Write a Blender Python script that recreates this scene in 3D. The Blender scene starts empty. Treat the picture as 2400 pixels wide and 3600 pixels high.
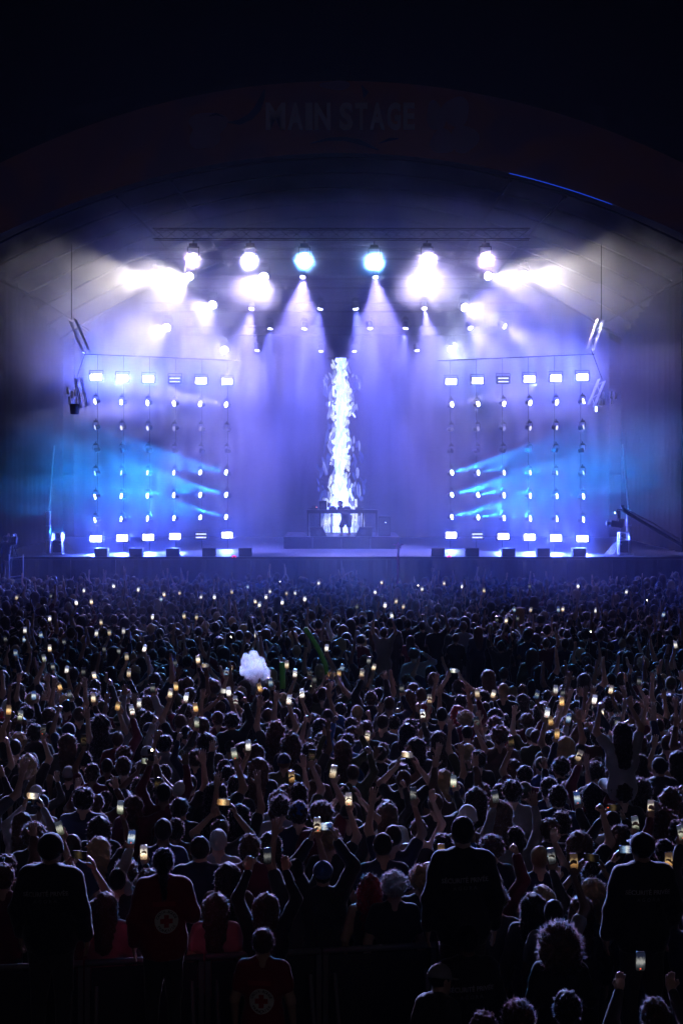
import bpy, math, random
import numpy as np
from mathutils import Vector, Matrix
from mathutils.bvhtree import BVHTree

random.seed(7)
RNG = np.random.default_rng(11)
SC = bpy.context.scene
COL = SC.collection
R = math.radians

# ---------------------------------------------------------------- camera
CAM_H = 5.5          # height of the viewing platform the picture was taken from
FPX = 4800.0         # focal length in picture pixels (picture 2400 x 3600)
HOR = 1640.0         # horizon row
cam_d = bpy.data.cameras.new('camera')
cam_d.lens = 48.0
cam_d.sensor_width = 36.0
cam_d.sensor_fit = 'AUTO'
cam_d.shift_y = -(1800.0 - HOR) / 3600.0
cam_d.clip_start = 0.1
cam_d.clip_end = 2000.0
cam = bpy.data.objects.new('camera', cam_d)
cam.location = (0, 0, CAM_H)
cam.rotation_euler = (R(90), 0, 0)
COL.objects.link(cam)
SC.camera = cam

# ---------------------------------------------------------------- world, faint night sky
world = bpy.data.worlds.new('World')
SC.world = world
world.use_nodes = True
wn = world.node_tree
sky = wn.nodes.new('ShaderNodeTexSky')
sky.sky_type = 'NISHITA'
sky.sun_disc = False
sky.sun_elevation = R(-4.0)
sky.sun_rotation = R(180)
wn.links.new(sky.outputs[0], wn.nodes['Background'].inputs[0])
wn.nodes['Background'].inputs[1].default_value = 0.002
fill_sun_d = bpy.data.lights.new('rear_fill', 'SUN')  # weak fill added from behind the camera to lift the crowd's backs
fill_sun_d.energy = 0.022
fill_sun_d.angle = R(25)
fill_sun_d.color = (1.0, 0.84, 0.86)
fill_sun = bpy.data.objects.new('rear_fill', fill_sun_d)
fill_sun.rotation_euler = (R(64), 0, R(14))
COL.objects.link(fill_sun)

# ---------------------------------------------------------------- exposure and sampling
SC.view_settings.view_transform = 'Standard'
SC.view_settings.look = 'None'
SC.view_settings.gamma = 1.0
SC.view_settings.use_curve_mapping = False
SC.view_settings.exposure = 0.15
SC.render.engine = 'CYCLES'
SC.cycles.use_denoising = True
SC.cycles.denoiser = 'OPENIMAGEDENOISE'
SC.cycles.denoising_input_passes = 'RGB_ALBEDO_NORMAL'
SC.cycles.max_bounces = 4
SC.cycles.diffuse_bounces = 1
SC.cycles.glossy_bounces = 1
SC.cycles.transmission_bounces = 2
SC.cycles.transparent_max_bounces = 4
SC.cycles.volume_bounces = 1
SC.cycles.volume_step_rate = 3.0
SC.cycles.volume_max_steps = 40
SC.cycles.sample_clamp_indirect = 4.0
SC.cycles.caustics_reflective = False
SC.cycles.caustics_refractive = False
SC.cycles.use_adaptive_sampling = True
SC.cycles.adaptive_threshold = 0.2
SC.cycles.adaptive_min_samples = 20

# ---------------------------------------------------------------- helpers
def at(px, py, Y):
    """the point that stands at depth Y on the line of sight of a picture pixel"""
    return Vector(((px - 1200.0) / FPX * Y, Y, CAM_H - (py - HOR) / FPX * Y))

def mat(name, col, rough=0.6, metal=0.0, sheen=0.0, spec=0.5, vary=0.0, vscale=8.0, bump=0.0, emit=None, estr=0.0, coat=0.0):
    m = bpy.data.materials.new(name)
    m.use_nodes = True
    nt = m.node_tree
    b = nt.nodes['Principled BSDF']
    b.inputs['Base Color'].default_value = (*col, 1)
    b.inputs['Roughness'].default_value = rough
    b.inputs['Metallic'].default_value = metal
    b.inputs['Specular IOR Level'].default_value = spec
    if sheen:
        b.inputs['Sheen Weight'].default_value = sheen
        b.inputs['Sheen Roughness'].default_value = 0.4
    if coat:
        b.inputs['Coat Weight'].default_value = coat
    if emit is not None:
        b.inputs['Emission Color'].default_value = (*emit, 1)
        b.inputs['Emission Strength'].default_value = estr
    if vary or bump:
        tc = nt.nodes.new('ShaderNodeTexCoord')
        nz = nt.nodes.new('ShaderNodeTexNoise')
        nz.inputs['Scale'].default_value = vscale
        nz.inputs['Detail'].default_value = 4
        nt.links.new(tc.outputs['Object'], nz.inputs['Vector'])
        if vary:
            mx = nt.nodes.new('ShaderNodeMixRGB')
            mx.inputs[1].default_value = (*[c * (1 - vary) for c in col], 1)
            mx.inputs[2].default_value = (*[min(1, c * (1 + vary)) for c in col], 1)
            nt.links.new(nz.outputs['Fac'], mx.inputs[0])
            nt.links.new(mx.outputs[0], b.inputs['Base Color'])
        if bump:
            bp = nt.nodes.new('ShaderNodeBump')
            bp.inputs['Strength'].default_value = bump
            bp.inputs['Distance'].default_value = 0.02
            nt.links.new(nz.outputs['Fac'], bp.inputs['Height'])
            nt.links.new(bp.outputs[0], b.inputs['Normal'])
    return m

def emat(name, col, strength, sampled=False):
    m = bpy.data.materials.new(name)
    m.use_nodes = True
    nt = m.node_tree
    nt.nodes.remove(nt.nodes['Principled BSDF'])
    e = nt.nodes.new('ShaderNodeEmission')
    e.inputs[0].default_value = (*col, 1)
    e.inputs[1].default_value = strength
    nt.links.new(e.outputs[0], nt.nodes['Material Output'].inputs[0])
    if not sampled:
        m.cycles.emission_sampling = 'NONE'
    return m

class MB:
    """collects boxes, tubes, discs and sheets, then links them as one mesh object"""
    def __init__(s):
        s.v = []; s.f = []
    def add(s, vs, fs):
        o = len(s.v)
        s.v += [tuple(v) for v in vs]
        s.f += [tuple(i + o for i in f) for f in fs]
    def box(s, c, d, M=None):
        x, y, z = [q / 2 for q in d]
        vs = [Vector((sx * x, sy * y, sz * z)) for sx in (-1, 1) for sy in (-1, 1) for sz in (-1, 1)]
        vs = [(M @ v if M else v) + Vector(c) for v in vs]
        s.add(vs, [(0, 1, 3, 2), (4, 6, 7, 5), (0, 4, 5, 1), (2, 3, 7, 6), (0, 2, 6, 4), (1, 5, 7, 3)])
    def tube(s, pts, r, n=6, r2=None, cap=True):
        pts = [Vector(p) for p in pts]
        r2 = r if r2 is None else r2
        o = len(s.v)
        m = len(pts)
        for i, p in enumerate(pts):
            t = (pts[min(i + 1, m - 1)] - pts[max(i - 1, 0)]).normalized()
            u = t.cross(Vector((0, 0, 1)))
            if u.length < 1e-3:
                u = t.cross(Vector((1, 0, 0)))
            u.normalize()
            w = t.cross(u)
            rr = r + (r2 - r) * i / max(1, m - 1)
            for k in range(n):
                a = 2 * math.pi * k / n
                s.v.append(tuple(p + u * (rr * math.cos(a)) + w * (rr * math.sin(a))))
        for i in range(m - 1):
            for k in range(n):
                a, b = o + i * n + k, o + i * n + (k + 1) % n
                s.f.append((a, b, b + n, a + n))
        if cap:
            s.f.append(tuple(o + k for k in range(n))[::-1])
            s.f.append(tuple(o + (m - 1) * n + k for k in range(n)))
    def build(s, name, m, parent=None, smooth=False, link=True):
        me = bpy.data.meshes.new(name)
        me.from_pydata(s.v, [], s.f)
        if m is not None:
            me.materials.append(m)
        if smooth:
            me.shade_smooth()
        me.update()
        return obj(name, me, parent)

def obj(name, me, parent=None, loc=None):
    o = bpy.data.objects.new(name, me)
    COL.objects.link(o)
    if parent is not None:
        o.parent = parent
    if loc is not None:
        o.location = loc
    return o

def thing(name, label, cat, loc=(0, 0, 0), group=None):
    o = bpy.data.objects.new(name, None)
    COL.objects.link(o)
    o.location = loc
    o.empty_display_size = 0.1
    return tag(o, label, cat, group)

def tag(o, label=None, cat=None, group=None, kind=None):
    if label: o['label'] = label
    if cat: o['category'] = cat
    if group: o['group'] = group
    if kind: o['kind'] = kind
    return o

def look(d, up=Vector((0, 0, 1))):
    """rotation whose -Z axis looks along d (as a spot lamp does)"""
    return Vector(d).to_track_quat('-Z', 'Y')

ORD = ['first', 'second', 'third', 'fourth', 'fifth', 'sixth', 'seventh', 'eighth', 'ninth', 'tenth', 'eleventh', 'twelfth']

# ---------------------------------------------------------------- materials of the place
M_GROUND = mat('trampled_ground', (0.016, 0.015, 0.013), 0.95, spec=0.1, vary=0.4, vscale=2, bump=0.4)
M_BLACK = mat('black_metal', (0.010, 0.010, 0.012), 0.55, spec=0.3, metal=0.0, vary=0.2)
M_ALU = mat('aluminium_truss', (0.55, 0.55, 0.58), 0.35, metal=0.9)
M_DECK = mat('stage_deck', (0.04, 0.04, 0.045), 0.5, vary=0.25, vscale=3)
M_SKIRT = mat('stage_skirt_cloth', (0.03, 0.03, 0.035), 0.9, vary=0.3, bump=0.3)
M_DRAPE = mat('black_drape', (0.007, 0.007, 0.008), 0.95, spec=0.05, vary=0.3, vscale=1.5)
M_CANOPY = mat('canopy_cloth', (0.004, 0.004, 0.005), 0.95, spec=0.0, vary=0.2, vscale=0.6)
M_TRUSS = mat('black_truss', (0.02, 0.02, 0.022), 0.6, spec=0.2)
M_BARRIER = mat('dull_barrier_steel', (0.14, 0.14, 0.15), 0.6, metal=0.3, vary=0.2)
M_STEEL = mat('galvanised_steel', (0.42, 0.43, 0.45), 0.4, metal=0.8, vary=0.15, vscale=10)

# ---------------------------------------------------------------- ground
g = MB()
g.add([(-400, -120, 0), (400, -120, 0), (400, 900, 0), (-400, 900, 0)], [(0, 1, 2, 3)])
tag(g.build('ground', M_GROUND), kind='structure')

# ---------------------------------------------------------------- stage: deck, front cloth, rear drapes
DECK_Z = 1.80
FRONT_Y = 56.0
st = thing('stage', 'wide low festival stage with dark front cloth behind the crowd', 'stage', (0, 60, 0))
def child(mb, name, m, parent, smooth=False):
    o = mb.build(name, m, parent, smooth)
    o.matrix_parent_inverse = Matrix.Translation(parent.location).inverted()
    return o
d = MB(); d.box((0, 64, DECK_Z - 0.06), (29.6, 16, 0.12)); child(d, 'deck', M_DECK, st)
for i in range(16):
    x0 = -14.8 + i * 1.85
    s_ = MB()
    n = 10
    vs = []; fs = []
    for k in range(n + 1):
        x = x0 + 0.01 + k * 1.83 / n
        y = 56.06 + 0.02 * math.sin(k * 2.1 + i)
        vs += [(x, y, 0.02), (x, y, DECK_Z - 0.13)]
    for k in range(n):
        fs.append((2 * k, 2 * k + 2, 2 * k + 3, 2 * k + 1))
    s_.add(vs, fs)
    child(s_, 'cloth_panel', M_SKIRT, st)
e_ = MB(); e_.box((0, 55.985, DECK_Z - 0.05), (29.6, 0.03, 0.09)); child(e_, 'edge_trim', M_BLACK, st)
def drape(x0, y0, x1, y1, z0, z1, name, folds=9):
    b = MB(); vs = []; fs = []
    L = math.hypot(x1 - x0, y1 - y0); n = int(L * folds)
    nx, ny = -(y1 - y0) / L, (x1 - x0) / L
    for k in range(n + 1):
        t = k / n
        a = 0.09 * math.sin(k * 1.57) + 0.03 * math.sin(k * 0.53)
        x, y = x0 + (x1 - x0) * t + nx * a, y0 + (y1 - y0) * t + ny * a
        vs += [(x, y, z0), (x, y, z1)]
    for k in range(n):
        fs.append((2 * k, 2 * k + 2, 2 * k + 3, 2 * k + 1))
    b.add(vs, fs)
    child(b, name, M_DRAPE, st, True)
drape(-14, 71.5, 14, 71.5, DECK_Z, 15.5, 'back_drape', 4)
drape(-14.6, 58.5, -14.6, 71.4, DECK_Z, 14.5, 'side_drape', 4)
drape(14.6, 71.4, 14.6, 58.5, DECK_Z, 14.5, 'side_drape', 4)

# ---------------------------------------------------------------- arch with its printed fascia
def arch_z(x, inner):
    return (17.9 - 0.0187 * x * x) if inner else (20.75 - 0.0185 * x * x - 0.000004 * x ** 4)
m_f = bpy.data.materials.new('printed_fascia'); m_f.use_nodes = True
nt = m_f.node_tree; bs = nt.nodes['Principled BSDF']; bs.inputs['Roughness'].default_value = 0.85
tc = nt.nodes.new('ShaderNodeTexCoord')
nz = nt.nodes.new('ShaderNodeTexNoise'); nz.inputs['Scale'].default_value = 0.22; nz.inputs['Detail'].default_value = 1.5
nz.inputs['Distortion'].default_value = 1.2
rp = nt.nodes.new('ShaderNodeValToRGB'); rp.color_ramp.interpolation = 'EASE'
rp.color_ramp.elements[0].position = 0.38; rp.color_ramp.elements[0].color = (0.30, 0.10, 0.07, 1)
rp.color_ramp.elements[1].position = 0.60; rp.color_ramp.elements[1].color = (0.17, 0.08, 0.13, 1)
nt.links.new(tc.outputs['Object'], nz.inputs['Vector']); nt.links.new(nz.outputs['Fac'], rp.inputs[0])
nt.links.new(rp.outputs[0], bs.inputs['Base Color'])
M_LETTER = mat('pale_print', (0.40, 0.39, 0.50), 0.8)
M_SWIRL = mat('dark_blue_print', (0.02, 0.03, 0.09), 0.8)
M_PETAL = mat('mauve_print', (0.22, 0.15, 0.24), 0.8)
ar = thing('stage_arch', 'tall arched stage roof front printed with the words MAIN STAGE', 'arch', (0, 54, 0))
AY = 54.0
def arch_y(x):
    return AY - 0.004 * x * x
b = MB(); n = 64; vs = []; fs = []
for k in range(n + 1):
    x = -19.5 + 39.0 * k / n
    zo, zi, y = arch_z(x, 0), arch_z(x, 1), arch_y(x)
    vs += [(x, y, zi), (x, y, zo), (x, y + 0.6, zo), (x, y + 0.6, zi)]
for k in range(n):
    fs.append((4 * k, 4 * k + 4, 4 * k + 5, 4 * k + 1))
b.add(vs, fs); child(b, 'fascia', m_f, ar)
b = MB(); fs = []
for k in range(n):
    for j in (1, 2, 3):
        fs.append((4 * k + j, 4 * k + 4 + j, 4 * k + 4 + (j + 1) % 4, 4 * k + (j + 1) % 4))
b.add([(x, y + .004, z) for x, y, z in vs], fs); child(b, 'fascia_return', M_CANOPY, ar)
# canopy behind the arch
b = MB(); vs = []; fs = []; n2 = 12
for k in range(n + 1):
    x = -19.5 + 39.0 * k / n
    for j in range(n2 + 1):
        t = j / n2
        z = arch_z(x, 1) + 0.4 - 1.2 * t * t
        vs.append((x * (1 - 0.12 * t), arch_y(x) + 0.62 + 18.5 * t, z))
for k in range(n):
    for j in range(n2):
        a = k * (n2 + 1) + j
        fs.append((a, a + n2 + 1, a + n2 + 2, a + 1))
b.add(vs, fs); child(b, 'canopy', M_CANOPY, ar, True)
for j in range(7):
    t = (j + 0.5) / 7
    pts = []
    for k in range(0, n + 1, 2):
        x = -19.0 + 38.0 * k / n
        pts.append((x * (1 - 0.12 * t), arch_y(x) + 0.62 + 18.5 * t, arch_z(x, 1) + 0.25 - 1.2 * t * t))
    b = MB(); b.tube(pts, 0.05, 5); child(b, 'rib', M_DRAPE, ar)
for i, x in enumerate((-15, -9, -6.8, 6.8, 9, 15)):
    b = MB()
    b.tube([(x, AY + 0.9, arch_z(x, 1) - 0.05), (x * 0.93, AY + 9, arch_z(x, 1) - 0.5), (x * 0.88, AY + 18, arch_z(x, 1) - 1.1)], 0.06, 5)
    child(b, 'purlin', M_DRAPE, ar)
# outer lower edge of the fascia, its blue rim light made a glowing tube
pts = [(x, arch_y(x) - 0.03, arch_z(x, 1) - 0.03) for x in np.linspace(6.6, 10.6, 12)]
b = MB(); b.tube(pts, 0.016, 6); child(b, 'rim_glow', emat('blue_rim_glow', (0.02, 0.09, 1.0), 0.5), ar)
def text_mesh(body, size, off, m, name, sx=1.0, extr=0.01):
    cu = bpy.data.curves.new(name, 'FONT')
    cu.body = body; cu.size = size; cu.offset = off; cu.align_x = 'CENTER'; cu.align_y = 'CENTER'
    cu.extrude = extr; cu.resolution_u = 3
    o = bpy.data.objects.new('tmp', cu); COL.objects.link(o)
    dg = bpy.context.evaluated_depsgraph_get()
    me = bpy.data.meshes.new_from_object(o.evaluated_get(dg))
    bpy.data.objects.remove(o)
    me.materials.clear(); me.materials.append(m)
    me.transform(Matrix.Diagonal((sx, 1, 1, 1)))
    return me
xs0 = -3.03
for i, (ch, wd) in enumerate(zip('MAIN STAGE', (0.86, 0.70, 0.36, 0.72, 0.26, 0.62, 0.58, 0.68, 0.64, 0.54))):
    if ch != ' ':
        me = text_mesh(ch, 1.42, 0.05, M_LETTER, 'letter', 0.62, 0.02)
        bb = [v.co.x for v in me.vertices]; sc_ = (wd - 0.09) / (max(bb) - min(bb)); cx = (max(bb) + min(bb)) / 2
        me.transform(Matrix.Translation((-cx, 0, 0))); me.transform(Matrix.Diagonal((sc_, 1, 1, 1)))
        me.transform(Matrix.Rotation(R(90), 4, 'X'))
        x = xs0 + wd / 2
        o = obj('letter', me, ar, (x, arch_y(x) - 0.03 - ar.location.y, 19.28))
    xs0 += wd
def ribbon(pts, w, name, m):
    """flat printed stroke standing 2 cm proud of the fascia; pts in picture pixels, w half widths in metres"""
    P = [at(px, py, AY) for px, py in pts]
    b = MB(); vs = []; fs = []
    for i, p in enumerate(P):
        t = (P[min(i + 1, len(P) - 1)] - P[max(i - 1, 0)]).normalized()
        nn = Vector((-t.z, 0, t.x)); ww = w[i]; y = arch_y(p.x)
        for s in (-1, 1):
            q = p + nn * ww * s
            vs += [(q.x, y - 0.02, q.z), (q.x, y - 0.002, q.z)]
    for i in range(len(P) - 1):
        a = 4 * i
        fs += [(a, a + 2, a + 6, a + 4), (a, a + 4, a + 5, a + 1), (a + 2, a + 3, a + 7, a + 6)]
    b.add(vs, fs); child(b, name, m, ar)
ribbon([(930, 315), (922, 345), (905, 385), (880, 412), (840, 432), (800, 432)], [.02, .1, .14, .13, .1, .01], 'printed_swirl', M_SWIRL)
ribbon([(1270, 300), (1285, 325), (1278, 345)], [.01, .12, .02], 'printed_swirl', M_SWIRL)
ribbon([(1090, 505), (1150, 490), (1210, 488), (1265, 500), (1330, 528)], [.01, .06, .08, .1, .02], 'printed_swirl', M_SWIRL)
ribbon([(1330, 505), (1370, 490), (1400, 488)], [.01, .06, .02], 'printed_swirl', M_SWIRL)
ribbon([(735, 412), (760, 403), (790, 414)], [.01, .05, .01], 'printed_swirl', M_SWIRL)
def blob(px, py, rx, rz, name='printed_petal', m=M_PETAL, rot=0.0):
    c = at(px, py, AY); b = MB(); k = 22; vs = []
    for i in range(k):
        a = 2 * math.pi * i / k
        q = 1 + 0.10 * math.sin(3 * a + px)
        dx, dz = rx * q * math.cos(a), rz * q * math.sin(a)
        x = c.x + dx * math.cos(rot) - dz * math.sin(rot); z = c.z + dx * math.sin(rot) + dz * math.cos(rot)
        vs.append((x, arch_y(x) - 0.012, z))
    vs2 = [(x, y + 0.01, z) for x, y, z in vs]
    b.add(vs + vs2, [tuple(range(k))] + [(i, (i + 1) % k, k + (i + 1) % k, k + i) for i in range(k)])
    child(b, name, m, ar)
blob(735, 440, .75, .5); blob(720, 480, .6, .55, rot=.4)
blob(1530, 410, .35, .6, rot=.2); blob(1600, 395, .55, .6, rot=-.3); blob(1555, 500, .5, .5); blob(1630, 490, .55, .55, rot=.5)
blob(1180, 300, .6, .18)
for s in (-1, 1):   # legs that carry the arch, beyond the picture's edges
    b = MB()
    for dx in (0, 0.9):
        for dy in (0, 0.9):
            b.tube([(s * (18.2 + dx), arch_y(18.2) + 0.7 + dy, 0), (s * (18.2 + dx), arch_y(18.2) + 0.7 + dy, 12)], 0.06, 5)
    for i in range(12):
        b.tube([(s * 18.2, arch_y(18.2) + 0.7, i), (s * 19.1, arch_y(18.2) + 0.7, i + 1)], 0.03, 4)
    child(b, 'support_tower', M_ALU, ar)

# ---------------------------------------------------------------- trusses
def truss(p0, p1, size=0.4, label='', name='roof_truss', group='lighting trusses under the stage roof', step=0.5, M_TRUSS=M_TRUSS):
    p0, p1 = Vector(p0), Vector(p1); L = (p1 - p0).length; t = (p1 - p0).normalized()
    u = t.cross(Vector((0, 0, 1)))
    if u.length < 1e-3: u = Vector((0, 1, 0))
    u.normalize(); w = u.cross(t)
    root = thing(name, label, 'truss', p0, group)
    h = size / 2
    cs = [u * a * h + w * c * h for a, c in ((-1, -1), (1, -1), (1, 1), (-1, 1))]
    for c in cs:
        b = MB(); b.tube([c, c + t * L], 0.018, 5); b.build('chord', M_TRUSS, root)
    b = MB(); n = max(1, int(L / step))
    for i in range(n):
        for k in range(4):
            a, c = (cs[k], cs[(k + 1) % 4]) if i % 2 else (cs[(k + 1) % 4], cs[k])
            b.tube([a + t * (L * i / n), c + t * (L * (i + 1) / n)], 0.008, 4, cap=False)
    b.build('lattice', M_TRUSS, root)
    return root
# ---------------------------------------------------------------- stage lamps
LAMPS = []
def lens_mat(col, st, cache={}):
    k = (tuple(col), st)
    if k not in cache:
        cache[k] = emat('lit_lens', col, st)
    return cache[k]
M_LENS_OFF = mat('lens_glass', (0.06, 0.07, 0.10), 0.15, coat=0.5)
def disc(r, n=14, z=0.0):
    b = MB(); b.add([(r * math.cos(2 * math.pi * k / n), r * math.sin(2 * math.pi * k / n), z) for k in range(n)], [tuple(range(n))[::-1]])
    return b
_mesh = {}
def head_meshes(s):
    if s in _mesh: return _mesh[s]
    h = MB()   # barrel of the head, looking along -Z, flared at the lens
    h.tube([(0, 0, 0.34 * s), (0, 0, 0.30 * s), (0, 0, 0.05 * s), (0, 0, -0.08 * s)], 0.8 * s * 0.2, 10, 0.2 * s)
    a = h.build('head', M_BLACK); ha = a.data; bpy.data.objects.remove(a)
    y = MB()
    for sx in (-1, 1):
        y.box((sx * 0.235 * s, 0, 0.20 * s), (0.03 * s, 0.09 * s, 0.42 * s))
    y.box((0, 0, 0.42 * s), (0.50 * s, 0.10 * s, 0.04 * s))
    a = y.build('yoke', M_BLACK); ya = a.data; bpy.data.objects.remove(a)
    c = MB(); c.box((0, 0, 0.50 * s), (0.34 * s, 0.26 * s, 0.13 * s)); c.tube([(0, 0, 0.56 * s), (0, 0, 0.72 * s)], 0.03, 5)
    a = c.build('base', M_BLACK); ca = a.data; bpy.data.objects.remove(a)
    _mesh[s] = (ha, ya, ca)
    return _mesh[s]
def fixture(name, label, cat, group, pos, aim, s, col, power, cone, blend=0.6, lens=30.0, lens_r=0.17, lens_col=None, below=False, rad=0.06):
    pos = Vector(pos)
    root = thing(name, label, cat, pos, group)
    ha, ya, ca = head_meshes(s)
    q = look(aim)
    hd = obj('head', ha, root); hd.rotation_mode = 'QUATERNION'; hd.rotation_quaternion = q
    up = obj('yoke', ya, root); bs = obj('base', ca, root)
    if below:
        up.rotation_euler = bs.rotation_euler = (math.pi, 0, 0)
    b = disc(lens_r * s / 0.17 * 0.17, 14, -0.083 * s)
    le = b.build('lens', lens_mat(lens_col or col, lens) if lens > 0 else M_LENS_OFF, hd)
    if power > 0:
        ld = bpy.data.lights.new('beam', 'SPOT')
        ld.energy = power; ld.color = col; ld.spot_size = R(cone); ld.spot_blend = blend; ld.shadow_soft_size = rad
        lo = bpy.data.objects.new('beam', ld); COL.objects.link(lo)
        lo.parent = root; lo.location = q @ Vector((0, 0, -0.14 * s)); lo.rotation_mode = 'QUATERNION'; lo.rotation_quaternion = q
    return root

WHITE = (0.66, 0.58, 1.0); VIO = (0.16, 0.17, 1.0); CYAN = (0.10, 0.42, 1.0); WARM = (1.0, 0.90, 0.80); ICE = (0.30, 0.58, 1.0); LAV = (0.34, 0.29, 1.0)
BLUE = (0.13, 0.16, 1.0)
# rows of the overhead rig: (row name, depth, [(px, py, aim x, aim y, aim z, colour, power, cone, lens)])
K = 1.0
AUD = 'audience'
RIG = [
 ('front truss', 56.0, [
   (680, 905, AUD, (.70, .50, 1), 9, 42, 40), (880, 905, AUD, (.42, .42, 1), 16, 42, 60), (1070, 905, AUD, (0.12, .40, 1), 14, 46, 40),
   (1315, 910, AUD, (0.12, .40, 1), 20, 46, 60), (1500, 905, AUD, (.56, .44, 1), 16, 42, 60), (1705, 903, AUD, (.70, .50, 1), 9, 40, 40)]),
 ('second truss', 60.0, [
   (545, 970, (-.7, -.65, -.22), WARM, 12, 62, 30), (670, 970, (-.35, -.9, -.35), (1.0, .90, .86), 14, 52, 60), (930, 970, (-.15, -.9, -.45), WHITE, 7.5, 50, 60),
   (1065, 970, (-.05, -.45, -.9), LAV, 62, 50, 30), (1320, 970, (.05, -.45, -.9), LAV, 62, 50, 30), (1470, 970, (.08, -.95, -.35), WHITE, 7.5, 50, 60),
   (1710, 970, (.5, -.8, -.2), WARM, 11, 46, 40), (1840, 968, (.7, -.65, -.18), WARM, 11, 62, 40)]),
 ('third truss', 62.5, [
   (750, 1070, (-.25, -.9, -.35), WHITE, 14, 52, 60), (885, 1082, (-.12, -.4, -.9), LAV, 54, 44, 30), (1125, 1082, (-.12, -.25, -1), VIO, 50, 40, 30),
   (1250, 1082, (.12, -.25, -1), VIO, 50, 40, 30), (1490, 1080, (.1, -.4, -.9), LAV, 54, 44, 30), (1630, 1080, (.3, -.9, -.25), LAV, 26, 50, 60)]),
 ('fourth truss', 65.0, [
   (590, 1150, (-.3, -.9, -.3), WHITE, 13, 52, 50), (950, 1152, (-.1, -.3, -1), VIO, 38, 34, 20), (1070, 1152, (-.1, -.3, -1), VIO, 38, 36, 20),
   (1300, 1150, (.1, -.3, -1), VIO, 38, 36, 20), (1425, 1150, (-.1, -.3, -1), VIO, 38, 36, 20), (1650, 1150, (.35, -.5, -.6), LAV, 32, 46, 30),
   (1770, 1145, (.6, -.45, -.45), LAV, 36, 50, 30)]),
 ('rear truss', 67.5, [
   (790, 1230, (-.1, -.95, -.2), WHITE, 16, 50, 50), (905, 1228, (-.1, -.3, -1), VIO, 12, 34, 15), (1128, 1231, (-.1, -.3, -1), VIO, 2, 30, 10),
   (1245, 1231, (.1, -.3, -1), VIO, 2, 30, 10), (1465, 1228, (.15, -.3, -1), VIO, 12, 34, 15), (1585, 1228, (.05, -.98, -.15), (.75, .8, 1), 16, 46, 60)]),
]
PW_TOP = 300.0
AUD_X = 7.6
for rn, Y, lst in RIG:
    z = at(0, lst[0][1], Y).z + 0.95
    xs = [at(q[0], q[1], Y).x for q in lst]
    truss((min(min(xs), -6.5) - 1.2, Y, z), (max(max(xs), 6.5) + 1.2, Y, z), 0.42, 'silver lattice lighting truss, the %s of the overhead rig' % rn)
    left = sorted([q for q in lst if q[0] < 1200], key=lambda q: -q[0]); right = sorted([q for q in lst if q[0] >= 1200], key=lambda q: q[0])
    for side, L in (('left', left), ('right', right)):
        for i, (px, py, aim, col, pw, cone, lens) in enumerate(L):
            p = at(px, py, Y)
            to_aud = aim == AUD
            if to_aud:
                aim = Vector((p.x * 0.6, 9, 1.5)) - p
            nm = 'white' if col in (WHITE,) else 'warm white' if col == WARM else 'pale violet' if col in (LAV, VIO) else 'icy blue'
            fixture('moving_head_light', '%s moving head lamp, %s %s of centre on the %s' % (nm, ORD[i], side, rn), 'stage light', 'moving heads on the overhead rig',
                    p, aim, 1.0 if lens >= 40 else 0.8, col, pw * PW_TOP * (AUD_X if to_aud else 1.0), cone if not to_aud else 38, 0.7 if not to_aud else 1.0, lens, 0.17 if lens >= 40 else 0.13, lens_col=tuple(0.5 + 0.5 * c for c in col))

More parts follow.
